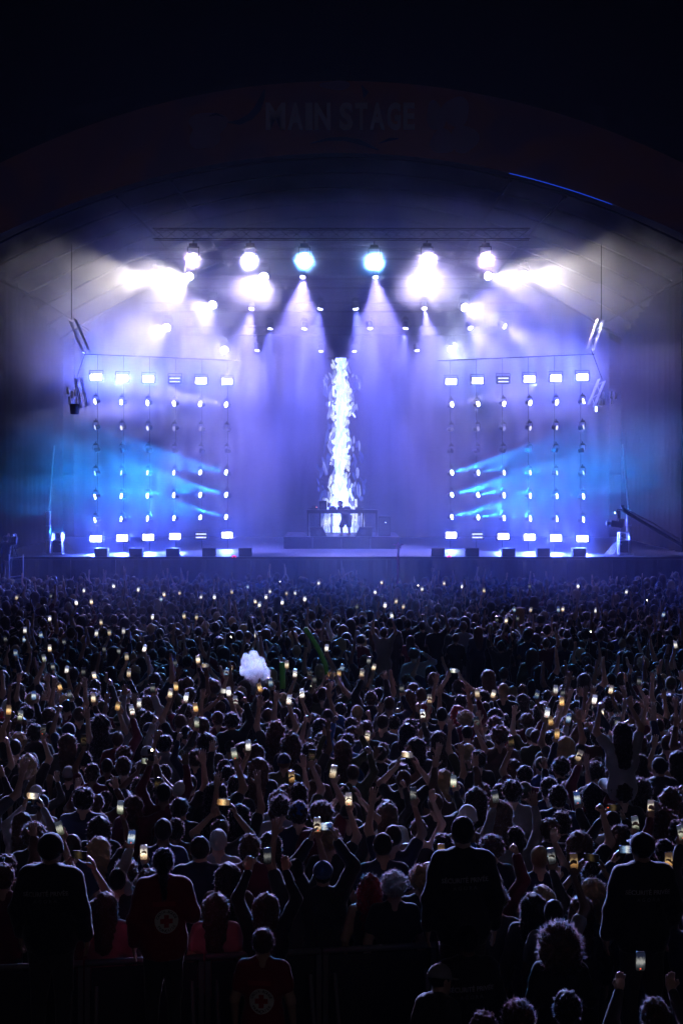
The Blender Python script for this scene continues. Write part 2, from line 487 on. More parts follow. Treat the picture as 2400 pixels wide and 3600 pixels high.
# side light walls, each of six columns
LX = [338, 430, 522, 615, 707, 798]
RX = [2046, 1953, 1860, 1768, 1677, 1585]
def wall_y(c):          # outer columns stand nearer to the audience
    return 58.4 + 0.62 * c
ROWS = [('top', 8.28, .14, 'u'), ('second', 7.18, .03, 'u'), ('third', 6.20, .0, 'u'), ('fourth', 5.22, .5, 'c'), ('fifth', 4.22, 1.0, 'c'), ('lowest', 3.22, 1.0, 'c')]
M_TUBE_LIT = emat('lit_strobe', (0.92, 0.93, 1.0), 14.0)
M_TUBE_DIM = emat('dim_strobe', (0.62, 0.64, 1.0), 1.6)
PW_BEAM = 50000.0
PW_STROBE = 340.0
for side, PX, sg in (('left', LX, -1), ('right', RX, 1)):
    for c in range(6):
        Y = wall_y(c)
        X = (PX[c] - 1200) / FPX * Y
        # ladder the lamps of this column hang on
        b = MB()
        b.tube([(0, 0.42, DECK_Z + 0.01), (0, 0.42, 10.3)], 0.011, 5)
        ld = b.build('lamp_pole', M_DRAPE)
        ld.location = (X, Y, 0)
        tag(ld, 'thin black pole carrying the %s lamp column from outside, %s light wall' % (ORD[c], side), 'lamp pole', 'lamp poles of the side light walls')
        cn = ORD[c]
        for rname, Z, lv, kind in ROWS:
            fall = (c + 1) / 6.0
            if kind == 'u':
                col = (0.72, 0.62, 1.0) if side == 'left' or c > 2 else (0.45, 0.55, 1.0)
                aim = Vector((sg * (1.1 - 0.05 * c), -0.75, 0.18 if c > 3 else -0.22))
            else:
                col = (0.015, 0.30, 1.0)
                aim = Vector((sg * (1.15 - 0.05 * c), -0.48 - 0.03 * c, 0.10 + 0.03 * c))
            if c == 0:
                aim = Vector((sg * 1.2, -0.55, 0.30 if sg > 0 else -0.3))
            pw = lv * PW_BEAM * (0.35 + 1.5 * fall ** 2)
            le = {'u': 20.0, 'c': 22.0}[kind] * (1.0 if lv > .1 else (0.035 if lv > .01 else 0.0))
            if rname == 'fourth': le *= 0.06 + 0.94 * (fall ** 3) if c < 5 else 1.0
            if rname == 'second': le *= 1.6 if c < 3 else (0.4 if c < 5 else 0.12)
            lit = 'unlit' if le == 0 else 'dim' if le < 3 else 'bright'
            fixture('beam_light', '%s round beam lamp, %s row, %s column from outside, %s light wall' % (lit, rname, cn, side), 'stage light', 'beam lamps of the side light walls',
                    (X, Y, Z), aim, 0.52, col, pw, 9 + 0.9 * c, 0.9, le, 0.22, lens_col=(0.62, 0.85, 1.0) if kind == 'c' else (0.90, 0.88, 1.0), rad=0.05)
        for rname, Z, zc in (('upper', 9.32, 1), ('bottom', 2.41, 0)):
            dim = (c == 3 and rname == 'upper' and side == 'left') or (c == 3 and rname == 'upper') or (c == 4 and rname == 'bottom')
            ZZ = Z
            root = thing('strobe_light', '%s twin-bar strobe in the %s row, %s column from outside, %s light wall' % ('dim' if dim else 'bright white', rname, cn, side), 'strobe', (X, Y, ZZ), 'strobes of the side light walls')
            b = MB(); b.box((0, 0.09, 0), (0.56, 0.14, 0.34)); b.build('housing', M_BLACK, root)
            b = MB()
            for sx in (-1, 1):
                b.box((sx * 0.30, 0.10, 0.06), (0.03, 0.06, 0.44))
            b.box((0, 0.10, 0.29), (0.63, 0.05, 0.03)); b.build('bracket', M_BLACK, root)
            for k in (-1, 1):
                b = MB()
                hz = 0.055 if dim else 0.118
                b.box((0, 0.0, k * (0.064 if not dim else 0.075)), (0.46, 0.035, hz))
                b.build('light_bar', M_TUBE_DIM if dim else M_TUBE_LIT, root)
            if not dim:
                la = bpy.data.lights.new('strobe_glow', 'AREA'); la.shape = 'RECTANGLE'; la.size = 0.46; la.size_y = 0.24
                bright = (1.6 - 0.2 * c) if rname == 'bottom' else ((1.8 - 0.3 * c) if sg < 0 else (1.2 - .16 * c))
                la.energy = PW_STROBE * max(0.3, bright); la.color = (0.06, 0.12, 1.0); la.spread = R(160)
                lo = bpy.data.objects.new('strobe_glow', la); COL.objects.link(lo)
                lo.parent = root; lo.location = (0, -0.03, 0); lo.rotation_mode = 'QUATERNION'; lo.rotation_quaternion = look((0, -1, 0))
    # top bar over the wall
    p = [Vector(((PX[c] - 1200) / FPX * wall_y(c), wall_y(c) + 0.42, 10.32)) for c in (0, 5)]
    b = MB(); b.tube([p[0] + (p[0] - p[1]) * 0.1, p[1] - (p[0] - p[1]) * 0.1], .025, 6)
    o = b.build('top_pipe', M_DRAPE)
    tag(o, 'thin black pipe along the top of the %s light wall' % side, 'pipe')

# ---------------------------------------------------------------- bright column of hexagonal light panels behind the performer
CY = 66.0
vc = thing('light_column', 'tall white and blue glowing column of hexagonal panels behind the performer', 'light column', (0, CY, DECK_Z))
def hexmat(name, st, c0, c1, sampled=False):
    m = bpy.data.materials.new(name); m.use_nodes = True; nt = m.node_tree
    nt.nodes.remove(nt.nodes['Principled BSDF'])
    tc = nt.nodes.new('ShaderNodeTexCoord'); mp = nt.nodes.new('ShaderNodeMapping'); mp.inputs['Scale'].default_value = (6, 6, 1.3)
    oi = nt.nodes.new('ShaderNodeObjectInfo'); ad = nt.nodes.new('ShaderNodeVectorMath'); ad.operation = 'ADD'
    nz = nt.nodes.new('ShaderNodeTexNoise'); nz.inputs['Scale'].default_value = 1.6; nz.inputs['Detail'].default_value = 2
    rp = nt.nodes.new('ShaderNodeValToRGB')
    rp.color_ramp.elements[0].position = 0.40; rp.color_ramp.elements[0].color = (*c0, 1)
    rp.color_ramp.elements[1].position = 0.58; rp.color_ramp.elements[1].color = (*c1, 1)
    em = nt.nodes.new('ShaderNodeEmission'); em.inputs[1].default_value = st
    nt.links.new(tc.outputs['Object'], mp.inputs[0]); nt.links.new(mp.outputs[0], ad.inputs[0]); nt.links.new(oi.outputs['Location'], ad.inputs[1])
    nt.links.new(ad.outputs[0], nz.inputs['Vector']); nt.links.new(nz.outputs['Fac'], rp.inputs[0]); nt.links.new(rp.outputs[0], em.inputs[0])
    nt.links.new(em.outputs[0], nt.nodes['Material Output'].inputs[0])
    m.cycles.emission_sampling = 'FRONT' if sampled else 'NONE'
    return m
HX = [hexmat('panel_white', 4.6, (0.16, 0.22, 1), (0.27, 0.34, 1), True), hexmat('panel_pale', 1.0, (0.30, 0.42, 0.95), (0.85, 0.92, 1)),
      hexmat('panel_blue', 0.55, (0.05, 0.09, 0.55), (0.55, 0.65, 1)), hexmat('panel_dark', 0.30, (0.02, 0.04, 0.35), (0.12, 0.22, 0.9))]
def hexmesh(r, m):
    b = MB(); k = 6
    f = [(r * math.cos(math.pi / 3 * i + math.pi / 6), -0.04, r * math.sin(math.pi / 3 * i + math.pi / 6)) for i in range(k)]
    q = [(x * 0.86, -0.055, z * 0.86) for x, y, z in f]
    bk = [(x, 0.04, z) for x, y, z in f]
    b.add(f + q + bk, [tuple(6 + i for i in range(6))] + [(i, (i + 1) % 6, 6 + (i + 1) % 6, 6 + i) for i in range(6)] + [(12 + i, 12 + (i + 1) % 6, (i + 1) % 6, i) for i in range(6)])
    o = b.build('hexagon_panel', m); me = o.data; bpy.data.objects.remove(o)
    return me
HXM = [[hexmesh(r, m) for r in (0.155, 0.115, 0.08)] for m in HX]
rc = random.Random(5)
# centre line and half width of the white core (picture rows): read off the photograph
CORE = [(1258, 1198, 16), (1290, 1196, 18), (1300, 1195, 8), (1340, 1194, 18), (1380, 1198, 26), (1430, 1199, 28), (1470, 1200, 22), (1500, 1198, 18), (1540, 1194, 28), (1590, 1200, 26),
        (1620, 1194, 22), (1660, 1192, 12), (1690, 1196, 22), (1730, 1194, 26), (1780, 1196, 34), (1830, 1200, 44), (1885, 1202, 56)]
def core_at(py):
    for a, b in zip(CORE, CORE[1:]):
        if a[0] <= py <= b[0]:
            t = (py - a[0]) / (b[0] - a[0]); return a[1] + (b[1] - a[1]) * t, a[2] + (b[2] - a[2]) * t
    return CORE[-1][1:]
rows = []
zz_ = 10.75
while zz_ > 2.2:
    cx, hw = core_at(HOR - (zz_ - CAM_H) * FPX / CY)
    cxm, hwm = (cx - 1200) / FPX * CY, hw / FPX * CY
    rows.append((zz_, cxm - hwm * rc.uniform(.55, 1.25) - .02, cxm + hwm * rc.uniform(.55, 1.25) + .02))
    zz_ -= rc.uniform(.06, .16)
b = MB(); vs = []; fs = []
for q_, l_, r_ in rows:
    m_ = (l_ + r_) / 2
    vs += [(l_, -.05, q_ - DECK_Z), (m_, -.16, q_ - DECK_Z), (r_, -.05, q_ - DECK_Z), (m_, .06, q_ - DECK_Z)]
for i_ in range(len(rows) - 1):
    for j_ in range(4):
        a_ = 4 * i_ + j_; c_ = 4 * i_ + (j_ + 1) % 4
        fs.append((a_, a_ + 4, c_ + 4, c_))
b.add(vs, fs); b.build('bright_core', HX[0], vc)
z = 10.5; row = 0
while z > 2.3:
    py = HOR - (z - CAM_H) * FPX / CY
    cx, hw = core_at(py)
    cxm = (cx - 1200) / FPX * CY; hwm = hw / FPX * CY
    wide = (1.0 - 0.28 * math.cos((z - 2) * 1.1)) if z < 9.9 else 0.45
    for k in range(-8, 9):
        x = cxm + k * 0.15 + (0.075 if row % 2 else 0)
        a = abs(x - cxm)
        if a < hwm * .8: continue
        if a < hwm + .20:
            if rc.random() < .12: continue
            lvl = rc.choice((0, 1, 1, 1, 2, 2))
        elif a < wide * (0.85 if x < 0 else 1.0):
            if rc.random() < .60: continue
            lvl = rc.choice((2, 2, 3, 3, 3, 3))
        else: continue
        sz = rc.choice((0, 1, 1, 2)) if lvl else rc.choice((1, 2))
        o = obj('hexagon_panel', HXM[lvl][sz], vc, (x + rc.uniform(-.05, .05), rc.uniform(-.12, .14) + .04, z - DECK_Z + rc.uniform(-.06, .06)))
        o.scale = (rc.uniform(.3, .8), 1, rc.uniform(.9, 2.6))
        o.rotation_euler = (R(rc.uniform(-25, 25)), R(rc.uniform(-28, 28)), R(rc.uniform(-45, 45)))
    z -= 0.22; row += 1
# standing light strips at the foot of the column
for i in range(14):
    x = -0.95 + i * 0.155
    lvl = 0 if abs(x - .05) < .42 else (1 if i % 3 else 2)
    hgt = 1.2 + 0.5 * math.sin(i * 1.9) + (0.6 if lvl == 0 else 0)
    b = MB(); b.box((0, 0, hgt / 2), (0.125, 0.05, hgt)); o = b.build('light_strip', HX[lvl], vc); o.location = (x, -0.5, 0.5); o.rotation_euler = (0, R(-3 * x), 0)
for sx in (-1, 1):
    b = MB(); b.tube([(sx * 0.12, 0.35, 0.01), (sx * 0.12, 0.35, 8.9)], 0.04, 6); b.build('mast', M_BLACK, vc)
b = MB(); b.box((0, .2, 8.95), (1.3, .3, .12)); b.build('head_bar', M_BLACK, vc)

# ---------------------------------------------------------------- haze
hz = MB(); hz.box((0, 42, 11.0), (64, 96, 24.0))
ho = hz.build('haze', None)
mh = bpy.data.materials.new('haze_air'); mh.use_nodes = True; nt = mh.node_tree
nt.nodes.remove(nt.nodes['Principled BSDF'])
pv = nt.nodes.new('ShaderNodeVolumePrincipled')
pv.inputs['Color'].default_value = (0.72, 0.76, 1.0, 1)
pv.inputs['Density'].default_value = 0.00004
pv.inputs['Anisotropy'].default_value = 0.55
nt.links.new(pv.outputs[0], nt.nodes['Material Output'].inputs['Volume'])
ho.data.materials.append(mh)
tag(ho, kind='stuff')
def smoke(name, label, c, rad, dens, scale, thr, aniso=0.35, soft=0.25, detail=3, kind='stuff', color=(0.96, 0.96, 0.97), stretch=(1, 1, 1), inner=.15, depth=.45):
    """a closed ball of drifting smoke: density from noise, fading to nothing before the ball's skin"""
    b = MB(); n, m_ = 16, 10; vs = []; fs = []
    for j in range(m_ + 1):
        for i in range(n):
            a, t = 2 * math.pi * i / n, math.pi * j / m_
            vs.append((math.sin(t) * math.cos(a), math.sin(t) * math.sin(a), math.cos(t)))
    for j in range(m_):
        for i in range(n):
            fs.append((j * n + i, (j + 1) * n + i, (j + 1) * n + (i + 1) % n, j * n + (i + 1) % n))
    b.add(vs, fs); o = b.build(name, None); o.location = c; o.scale = rad
    m = bpy.data.materials.new(name); m.use_nodes = True; nt = m.node_tree; L = nt.links
    nt.nodes.remove(nt.nodes['Principled BSDF'])
    tc = nt.nodes.new('ShaderNodeTexCoord')
    mp = nt.nodes.new('ShaderNodeMapping'); mp.inputs['Scale'].default_value = [rad[i] * stretch[i] for i in range(3)]
    nz = nt.nodes.new('ShaderNodeTexNoise'); nz.inputs['Scale'].default_value = scale; nz.inputs['Detail'].default_value = detail; nz.inputs['Roughness'].default_value = 0.6; nz.inputs['Distortion'].default_value = 0.6
    ln = nt.nodes.new('ShaderNodeVectorMath'); ln.operation = 'LENGTH'
    fo = nt.nodes.new('ShaderNodeMapRange'); fo.inputs[1].default_value = 0.95; fo.inputs[2].default_value = inner; fo.inputs[3].default_value = -depth; fo.inputs[4].default_value = 0.10
    ad = nt.nodes.new('ShaderNodeMath'); ad.operation = 'ADD'
    mr = nt.nodes.new('ShaderNodeMapRange'); mr.inputs[1].default_value = thr; mr.inputs[2].default_value = thr + soft; mr.inputs[3].default_value = 0; mr.inputs[4].default_value = dens
    pv = nt.nodes.new('ShaderNodeVolumePrincipled'); pv.inputs['Color'].default_value = (*color, 1); pv.inputs['Anisotropy'].default_value = aniso
    L.new(tc.outputs['Object'], mp.inputs[0]); L.new(mp.outputs[0], nz.inputs['Vector']); L.new(tc.outputs['Object'], ln.inputs[0]); L.new(ln.outputs['Value'], fo.inputs[0])
    L.new(nz.outputs['Fac'], ad.inputs[0]); L.new(fo.outputs[0], ad.inputs[1]); L.new(ad.outputs[0], mr.inputs[0]); L.new(mr.outputs[0], pv.inputs['Density'])
    L.new(pv.outputs[0], nt.nodes['Material Output'].inputs['Volume'])
    o.data.materials.append(m)
    if kind: tag(o, kind=kind)
    if label: o['label'] = label
    return o
smoke('smoke', 'thin haze of smoke hanging over the whole stage', (0, 63.0, 11.0), (26, 10.5, 12.4), 0.050, 0.17, 0.10, soft=0.80, aniso=0.3, detail=2, inner=.45, color=(.80, .82, 1.0))
smoke('smoke', 'pale drifting smoke bank under the overhead lamps', (-9.0, 58.8, 11.8), (13.0, 4.8, 7.4), 0.085, 0.36, 0.22, soft=.60, detail=4, inner=.25)
smoke('smoke', 'thin smoke drifting beside the overhead lamps', (10.5, 58.4, 12.4), (11.5, 4.6, 7.2), 0.055, 0.34, 0.22, soft=.60, detail=3, inner=.25)
smoke('smoke', 'blue lit smoke drifting across a light wall', (-7.6, 58.4, 5.6), (6.0, 2.4, 3.0), 0.14, 0.55, 0.40, soft=.36, detail=4)
smoke('smoke', 'thin blue smoke drifting over the front of the crowd', (0, 40.5, 2.6), (18, 11, 3.6), 0.020, 0.25, 0.15, soft=.6, aniso=.4, detail=2, color=(.78, .76, 1.0))
smoke('smoke', 'soft smoke veil added to give the front overhead lamps halos', (0, 56.6, 14.4), (12.0, 2.4, 2.8), 0.12, 0.3, 0.10, soft=.6, aniso=.6, detail=1, inner=.75)  # extra smoke put in so these lamps show a glow
smoke('smoke', 'low thin smoke drifting along the left light wall', (-10.0, 58.8, 5.0), (10.0, 3.2, 4.6), 0.045, 0.25, 0.12, soft=.7, aniso=.2, detail=2, inner=.5, color=(.86, .88, 1.0))
smoke('smoke', 'low thin smoke drifting along the right light wall', (10.0, 58.8, 5.0), (10.0, 3.2, 4.6), 0.045, 0.25, 0.12, soft=.7, aniso=.2, detail=2, inner=.5, color=(.86, .88, 1.0))
# ---------------------------------------------------------------- people: bodies grown from a distance field
def nets(F, o, h):
    """smooth closed mesh of the zero surface of a sampled distance field (surface nets)"""
    S = F < 0
    nx, ny, nz = F.shape
    cnr = [(i, j, k) for i in (0, 1) for j in (0, 1) for k in (0, 1)]
    cnt = np.zeros((nx - 1, ny - 1, nz - 1), np.int8)
    for i, j, k in cnr:
        cnt += S[i:nx - 1 + i, j:ny - 1 + j, k:nz - 1 + k]
    mask = (cnt > 0) & (cnt < 8)
    I = np.argwhere(mask)
    ids = -np.ones(mask.shape, np.int64); ids[mask] = np.arange(len(I))
    acc = np.zeros((len(I), 3)); num = np.zeros(len(I))
    for a in range(8):
        for b in range(a + 1, 8):
            ca, cb = np.array(cnr[a]), np.array(cnr[b])
            if np.abs(ca - cb).sum() != 1: continue
            f0 = F[tuple((I + ca).T)]; f1 = F[tuple((I + cb).T)]
            m = (f0 < 0) != (f1 < 0)
            t = np.where(m, f0 / np.where(m, f0 - f1, 1), 0)
            acc[m] += (ca + t[:, None] * (cb - ca))[m]; num[m] += 1
    V = np.array(o) + h * (I + acc / num[:, None])
    Q = []
    for a in range(3):
        b, c = (a + 1) % 3, (a + 2) % 3
        sl0 = [slice(1, -1)] * 3; sl1 = [slice(1, -1)] * 3
        sl0[a] = slice(0, -1); sl1[a] = slice(1, None)
        s0, s1 = S[tuple(sl0)], S[tuple(sl1)]
        E = np.argwhere(s0 != s1)
        if not len(E): continue
        flip = ~s0[tuple(E.T)]
        def cell(db, dc):
            q = E.copy(); q[:, b] += db; q[:, c] += dc
            return ids[tuple(q.T)]
        q = np.stack([cell(0, 0), cell(1, 0), cell(1, 1), cell(0, 1)], 1)
        q[flip] = q[flip][:, ::-1]
        Q.append(q)
    return V, np.concatenate(Q)

class Field:
    def __init__(s, lo, hi, h):
        s.h = h; s.lo = np.array(lo, float) - 2 * h
        n = np.ceil((np.array(hi) - s.lo) / h).astype(int) + 3
        s.ax = [s.lo[i] + h * np.arange(n[i]) for i in range(3)]
        s.F = np.full(tuple(n), 1.0)
    def _sub(s, lo, hi):
        sl = []
        for i in range(3):
            a = int(np.searchsorted(s.ax[i], lo[i])); b = int(np.searchsorted(s.ax[i], hi[i]))
            sl.append(slice(max(0, a - 1), b + 1))
        sl = tuple(sl)
        g = np.meshgrid(*[s.ax[i][sl[i]] for i in range(3)], indexing='ij', sparse=True)
        return sl, g
    def _put(s, sl, d, k):
        a = s.F[sl]
        if k < 0:      # carve
            s.F[sl] = np.maximum(a, -d); return
        hh = np.clip(0.5 + 0.5 * (d - a) / k, 0, 1)
        s.F[sl] = d * (1 - hh) + a * hh - k * hh * (1 - hh)
    def cap(s, a, b, ra, rb=None, k=0.03, ys=1.0):
        rb = ra if rb is None else rb
        a, b = np.array(a, float), np.array(b, float)
        m = max(ra, rb) + k + 2.5 * s.h
        sl, g = s._sub(np.minimum(a, b) - m, np.maximum(a, b) + m)
        sc = np.array([1, 1 / ys, 1])
        A, B = a * sc, b * sc
        ba = B - A; L = (ba * ba).sum() + 1e-12
        px, py, pz = g[0] - A[0], g[1] / ys - A[1], g[2] - A[2]
        t = np.clip((px * ba[0] + py * ba[1] + pz * ba[2]) / L, 0, 1)
        d = np.sqrt((px - t * ba[0]) ** 2 + (py - t * ba[1]) ** 2 + (pz - t * ba[2]) ** 2) - (ra + (rb - ra) * t)
        s._put(sl, d * min(1.0, ys + 0.15), k)
        return s
    def ell(s, c, r, k=0.02):
        c, r = np.array(c, float), np.array(r, float)
        m = r + abs(k) + 2.5 * s.h
        sl, g = s._sub(c - m, c + m)
        q = np.sqrt(((g[0] - c[0]) / r[0]) ** 2 + ((g[1] - c[1]) / r[1]) ** 2 + ((g[2] - c[2]) / r[2]) ** 2)
        s._put(sl, (q - 1) * r.min(), k)
        return s
    def noise(s, amp, fr, seed=0):
        x, y, z = np.meshgrid(*s.ax, indexing='ij', sparse=True)
        r = np.random.default_rng(seed).uniform(0, 6.28, 9)
        s.F = s.F + amp * (np.sin(fr * x + r[0] + 1.7 * np.sin(fr * .6 * z + r[1])) * np.sin(fr * y + r[2] + np.sin(fr * .7 * x + r[3])) + 0.8 * np.sin(fr * 1.3 * z + r[4] + 1.3 * np.sin(fr * .8 * x + r[5])) * np.sin(fr * .9 * x + r[6]))
        return s
    def cut(s, axis, v, above):
        g = [s.ax[i].reshape([-1 if j == i else 1 for j in range(3)]) for i in range(3)][axis]
        s.F = np.maximum(s.F, (g - v) if above else (v - g)); return s
    def mesh(s):
        s.F[0], s.F[-1] = 1, 1; s.F[:, 0], s.F[:, -1] = 1, 1; s.F[:, :, 0], s.F[:, :, -1] = 1, 1
        return nets(s.F, s.lo, s.h)

def np_mesh(name, V, Q, m=None, smooth=True, midx=None):
    me = bpy.data.meshes.new(name)
    V = np.asarray(V, np.float32); Q = np.asarray(Q)
    n = Q.shape[1]
    me.vertices.add(len(V)); me.vertices.foreach_set('co', V.ravel())
    me.loops.add(Q.size); me.loops.foreach_set('vertex_index', Q.ravel().astype(np.int32))
    me.polygons.add(len(Q)); me.polygons.foreach_set('loop_start', np.arange(0, Q.size, n, dtype=np.int32))
    if midx is not None: me.polygons.foreach_set('material_index', midx.astype(np.int32))
    if smooth: me.polygons.foreach_set('use_smooth', np.ones(len(Q), bool))
    for q in (m if isinstance(m, (list, tuple)) else [m]):
        me.materials.append(q)
    me.update(calc_edges=True)
    return me

SH = 0.185
# arm poses of one side: elbow, wrist, finger direction, palm normal, hand kind, shoulder lift  (person looks along +Y, this is the right arm)
ARM = {
 'down': ((.25, -.03, 1.15), (.26, .07, .90), (.0, .2, -1), (-1, 0, 0), 'open', 0),
 'fold': ((.26, .00, 1.17), (.11, .24, 1.17), (-1, .4, .1), (0, -1, .2), 'fist', 0),
 'up': ((.28, .07, 1.70), (.25, .12, 1.95), (-.1, .05, 1), (0, 1, 0), 'open', .04),
 'upout': ((.38, .06, 1.62), (.44, .12, 1.86), (.25, .1, 1), (-.3, 1, 0), 'open', .03),
 'wave': ((.37, .10, 1.56), (.26, .18, 1.79), (-.2, .1, 1), (0, 1, 0), 'open', .03),
 'fist': ((.31, .09, 1.64), (.25, .14, 1.89), (-.1, .1, 1), (-1, .2, 0), 'fist', .04),
 'phone': ((.29, .20, 1.50), (.20, .32, 1.72), (-.1, .1, 1), (0, -1, .1), 'grip', .02),
 'phonehigh': ((.28, .12, 1.68), (.18, .22, 1.92), (-.1, .1, 1), (0, -1, .1), 'grip', .04),
 'wide': ((.31, .18, 1.56), (.125, .30, 1.75), (-.25, .1, 1), (-1, -.2, 0), 'grip', .03),
 'widehigh': ((.29, .12, 1.69), (.125, .20, 1.90), (-.25, .1, 1), (-1, -.2, 0), 'grip', .04),
 'head': ((.40, .02, 1.52), (.17, .05, 1.70), (-1, 0, .5), (-.3, -1, 0), 'open', .03),
}
HANDS = {}
def hand(kind):
    if kind in HANDS: return HANDS[kind]
    f = Field((-.085, -.04, -.03), (.07, .085, .20), 0.0075)
    f.cap((0, 0, -.02), (0, 0, .03), .026, .030, .012, .75)
    f.ell((0, 0, .055), (.042, .019, .050), .015)
    xs = (-.030, -.010, .010, .029); ln = (.068, .078, .072, .056)
    for x, l in zip(xs, ln):
        if kind == 'open':
            p = [(x, 0, .09), (x * 1.25, .006, .09 + l * .5), (x * 1.4, .018, .09 + l)]
        elif kind == 'fist':
            p = [(x, -.004, .088), (x, .020, .108), (x, .045, .088), (x, .038, .058)]
        else:
            p = [(x, 0, .09), (x, .016, .09 + l * .4), (x, .036, .09 + l * .72)]
        for a, b in zip(p, p[1:]):
            f.cap(a, b, .0098, .0088, .006)
    th = {'open': [(-.030, .004, .030), (-.062, .010, .058), (-.078, .014, .088)], 'fist': [(-.030, .008, .035), (-.045, .03, .065), (-.018, .056, .078)],
          'grip': [(-.030, .006, .030), (-.052, .026, .058), (-.048, .044, .085)]}[kind]
    for a, b in zip(th, th[1:]):
        f.cap(a, b, .0125, .0105, .008)
    HANDS[kind] = f.mesh()
    return HANDS[kind]
def hand_frame(spec, side):
    e, w, u, n, kind, lift = spec
    m = np.array([side, 1, 1.0])
    u = np.array(u) * m; n = np.array(n) * m
    u = u / np.linalg.norm(u); n = n - u * (n @ u); n /= np.linalg.norm(n)
    x = np.cross(n, u) * side
    return np.array(w) * m, x, n, u, kind

def torso(f, q, k=0.03, lean=0.0):
    """pelvis to shoulders, q metres of inflation for clothes"""
    ys = .66
    f.cap((-.075, -.005, .95), (.075, -.005, .95), .105 + q, None, k, .8)
    f.cap((0, 0, .98), (0, .005, 1.22), .138 + q, .148 + q, .05, ys)
    f.cap((-.075, .0, 1.29), (.075, .0, 1.29), .132 + q, None, .05, .70)
    f.cap((-.125, -.01, 1.405), (.125, -.01, 1.405), .072 + q, None, .04, .85)
    for s in (-1, 1):
        f.cap((s * .13, -.01, 1.42), (s * .03, -.012, 1.505), .050 + q * .7, .045 + q * .4, .04)
def head(f):
    f.cap((0, -.015, 1.45), (0, .0, 1.57), .057, .055, .03)
    f.ell((0, -.004, 1.655), (.0765, .097, .098), .02)
    f.ell((0, .035, 1.60), (.058, .066, .084), .03)
    f.cap((0, .092, 1.645), (0, .112, 1.610), .010, .015, .012)          # nose
    f.cap((-.03, .085, 1.672), (.03, .085, 1.672), .012, None, .015)       # brow
    f.cap((-.02, .094, 1.575), (.02, .094, 1.575), .008, None, .008)       # mouth
    f.ell((0, .080, 1.535), (.026, .022, .020), .02)                       # chin
    for s in (-1, 1):
        f.ell((s * .079, -.006, 1.635), (.012, .021, .032), .006)
        f.ell((s * .033, .092, 1.648), (.013, .010, .008), -1)
def legs(f, q, sit=False):
    for s in (-1, 1):
        if sit:
            f.cap((s * .09, 0, .93), (s * .13, .34, .92), .088 + q, .066 + q, .04)
            f.cap((s * .13, .34, .92), (s * .13, .36, .50), .060 + q, .045 + q, .03)
            f.cap((s * .13, .36, .50), (s * .13, .48, .46), .04, .035, .02)
        else:
            f.cap((s * .085, 0, .92), (s * .095, .015, .50), .088 + q, .060 + q, .04)
            f.cap((s * .095, .015, .50), (s * .10, -.01, .10), .056 + q, .040 + q, .03)
            f.cap((s * .10, -.02, .045), (s * .11, .14, .035), .042, .036, .02)
def arm_field(f, spec, side, q0, upto=2.0, k=.025):
    e, w, u, n, kind, lift = spec
    m = np.array([side, 1, 1.0])
    s0 = np.array((SH - .02, -.008, 1.425 + lift)) * m
    e, w = np.array(e) * m, np.array(w) * m
    r = (.062, .045, .040, .028)
    if upto >= 1:
        f.cap(s0, e, r[0] + q0, r[1] + q0, .035)
        if upto >= 2:
            f.cap(e, w, r[2] + q0 + .004, r[3] + q0, k)
        elif upto > 1:
            f.cap(e, e + (w - e) * (upto - 1), r[2] + q0 + .004, r[3] + q0, k)
    else:
        f.cap(s0, s0 + (e - s0) * upto, r[0] + q0, r[1] + q0 * 1.3 + .006, .035)
def bounds(pr, pl, z0=0.0, up=0.25):
    xs = [.34]; zt = 1.80; yt = .16
    for sp in (pr, pl):
        for p in (ARM[sp][0], ARM[sp][1]):
            xs.append(abs(p[0]) + .1); zt = max(zt, p[2] + .12); yt = max(yt, p[1] + .12)
    return (-max(xs), -.20, z0), (max(xs), yt, zt)
BODY = {}; TOPS = {}; TROU = {}
def body_mesh(pr, pl, h=.0185, sit=False, z0=0.0):
    key = (pr, pl, h, sit, z0)
    if key in BODY: return BODY[key]
    lo, hi = bounds(pr, pl, z0)
    if sit: hi = (hi[0], max(hi[1], .6), hi[2])
    f = Field(lo, hi, h)
    torso(f, 0); head(f); legs(f, 0, sit)
    arm_field(f, ARM[pr], 1, 0); arm_field(f, ARM[pl], -1, 0)
    V, Q = f.mesh()
    Vs, Qs = [V], [Q]; n = len(V)
    for sp, side in ((pr, 1), (pl, -1)):
        w, x, nn, u, kind = hand_frame(ARM[sp], side)
        hv, hq = hand(kind)
        Vs.append(w + hv[:, :1] * x + hv[:, 1:2] * nn + hv[:, 2:] * u)
        Qs.append((hq if side > 0 else hq[:, ::-1]) + n); n += len(hv)
    BODY[key] = np_mesh('body', np.concatenate(Vs), np.concatenate(Qs), None)
    return BODY[key]
SLEEVE = {'tee': .55, 'long': 1.93, 'tank': .0, 'jacket': 1.93, 'hood': 1.93}
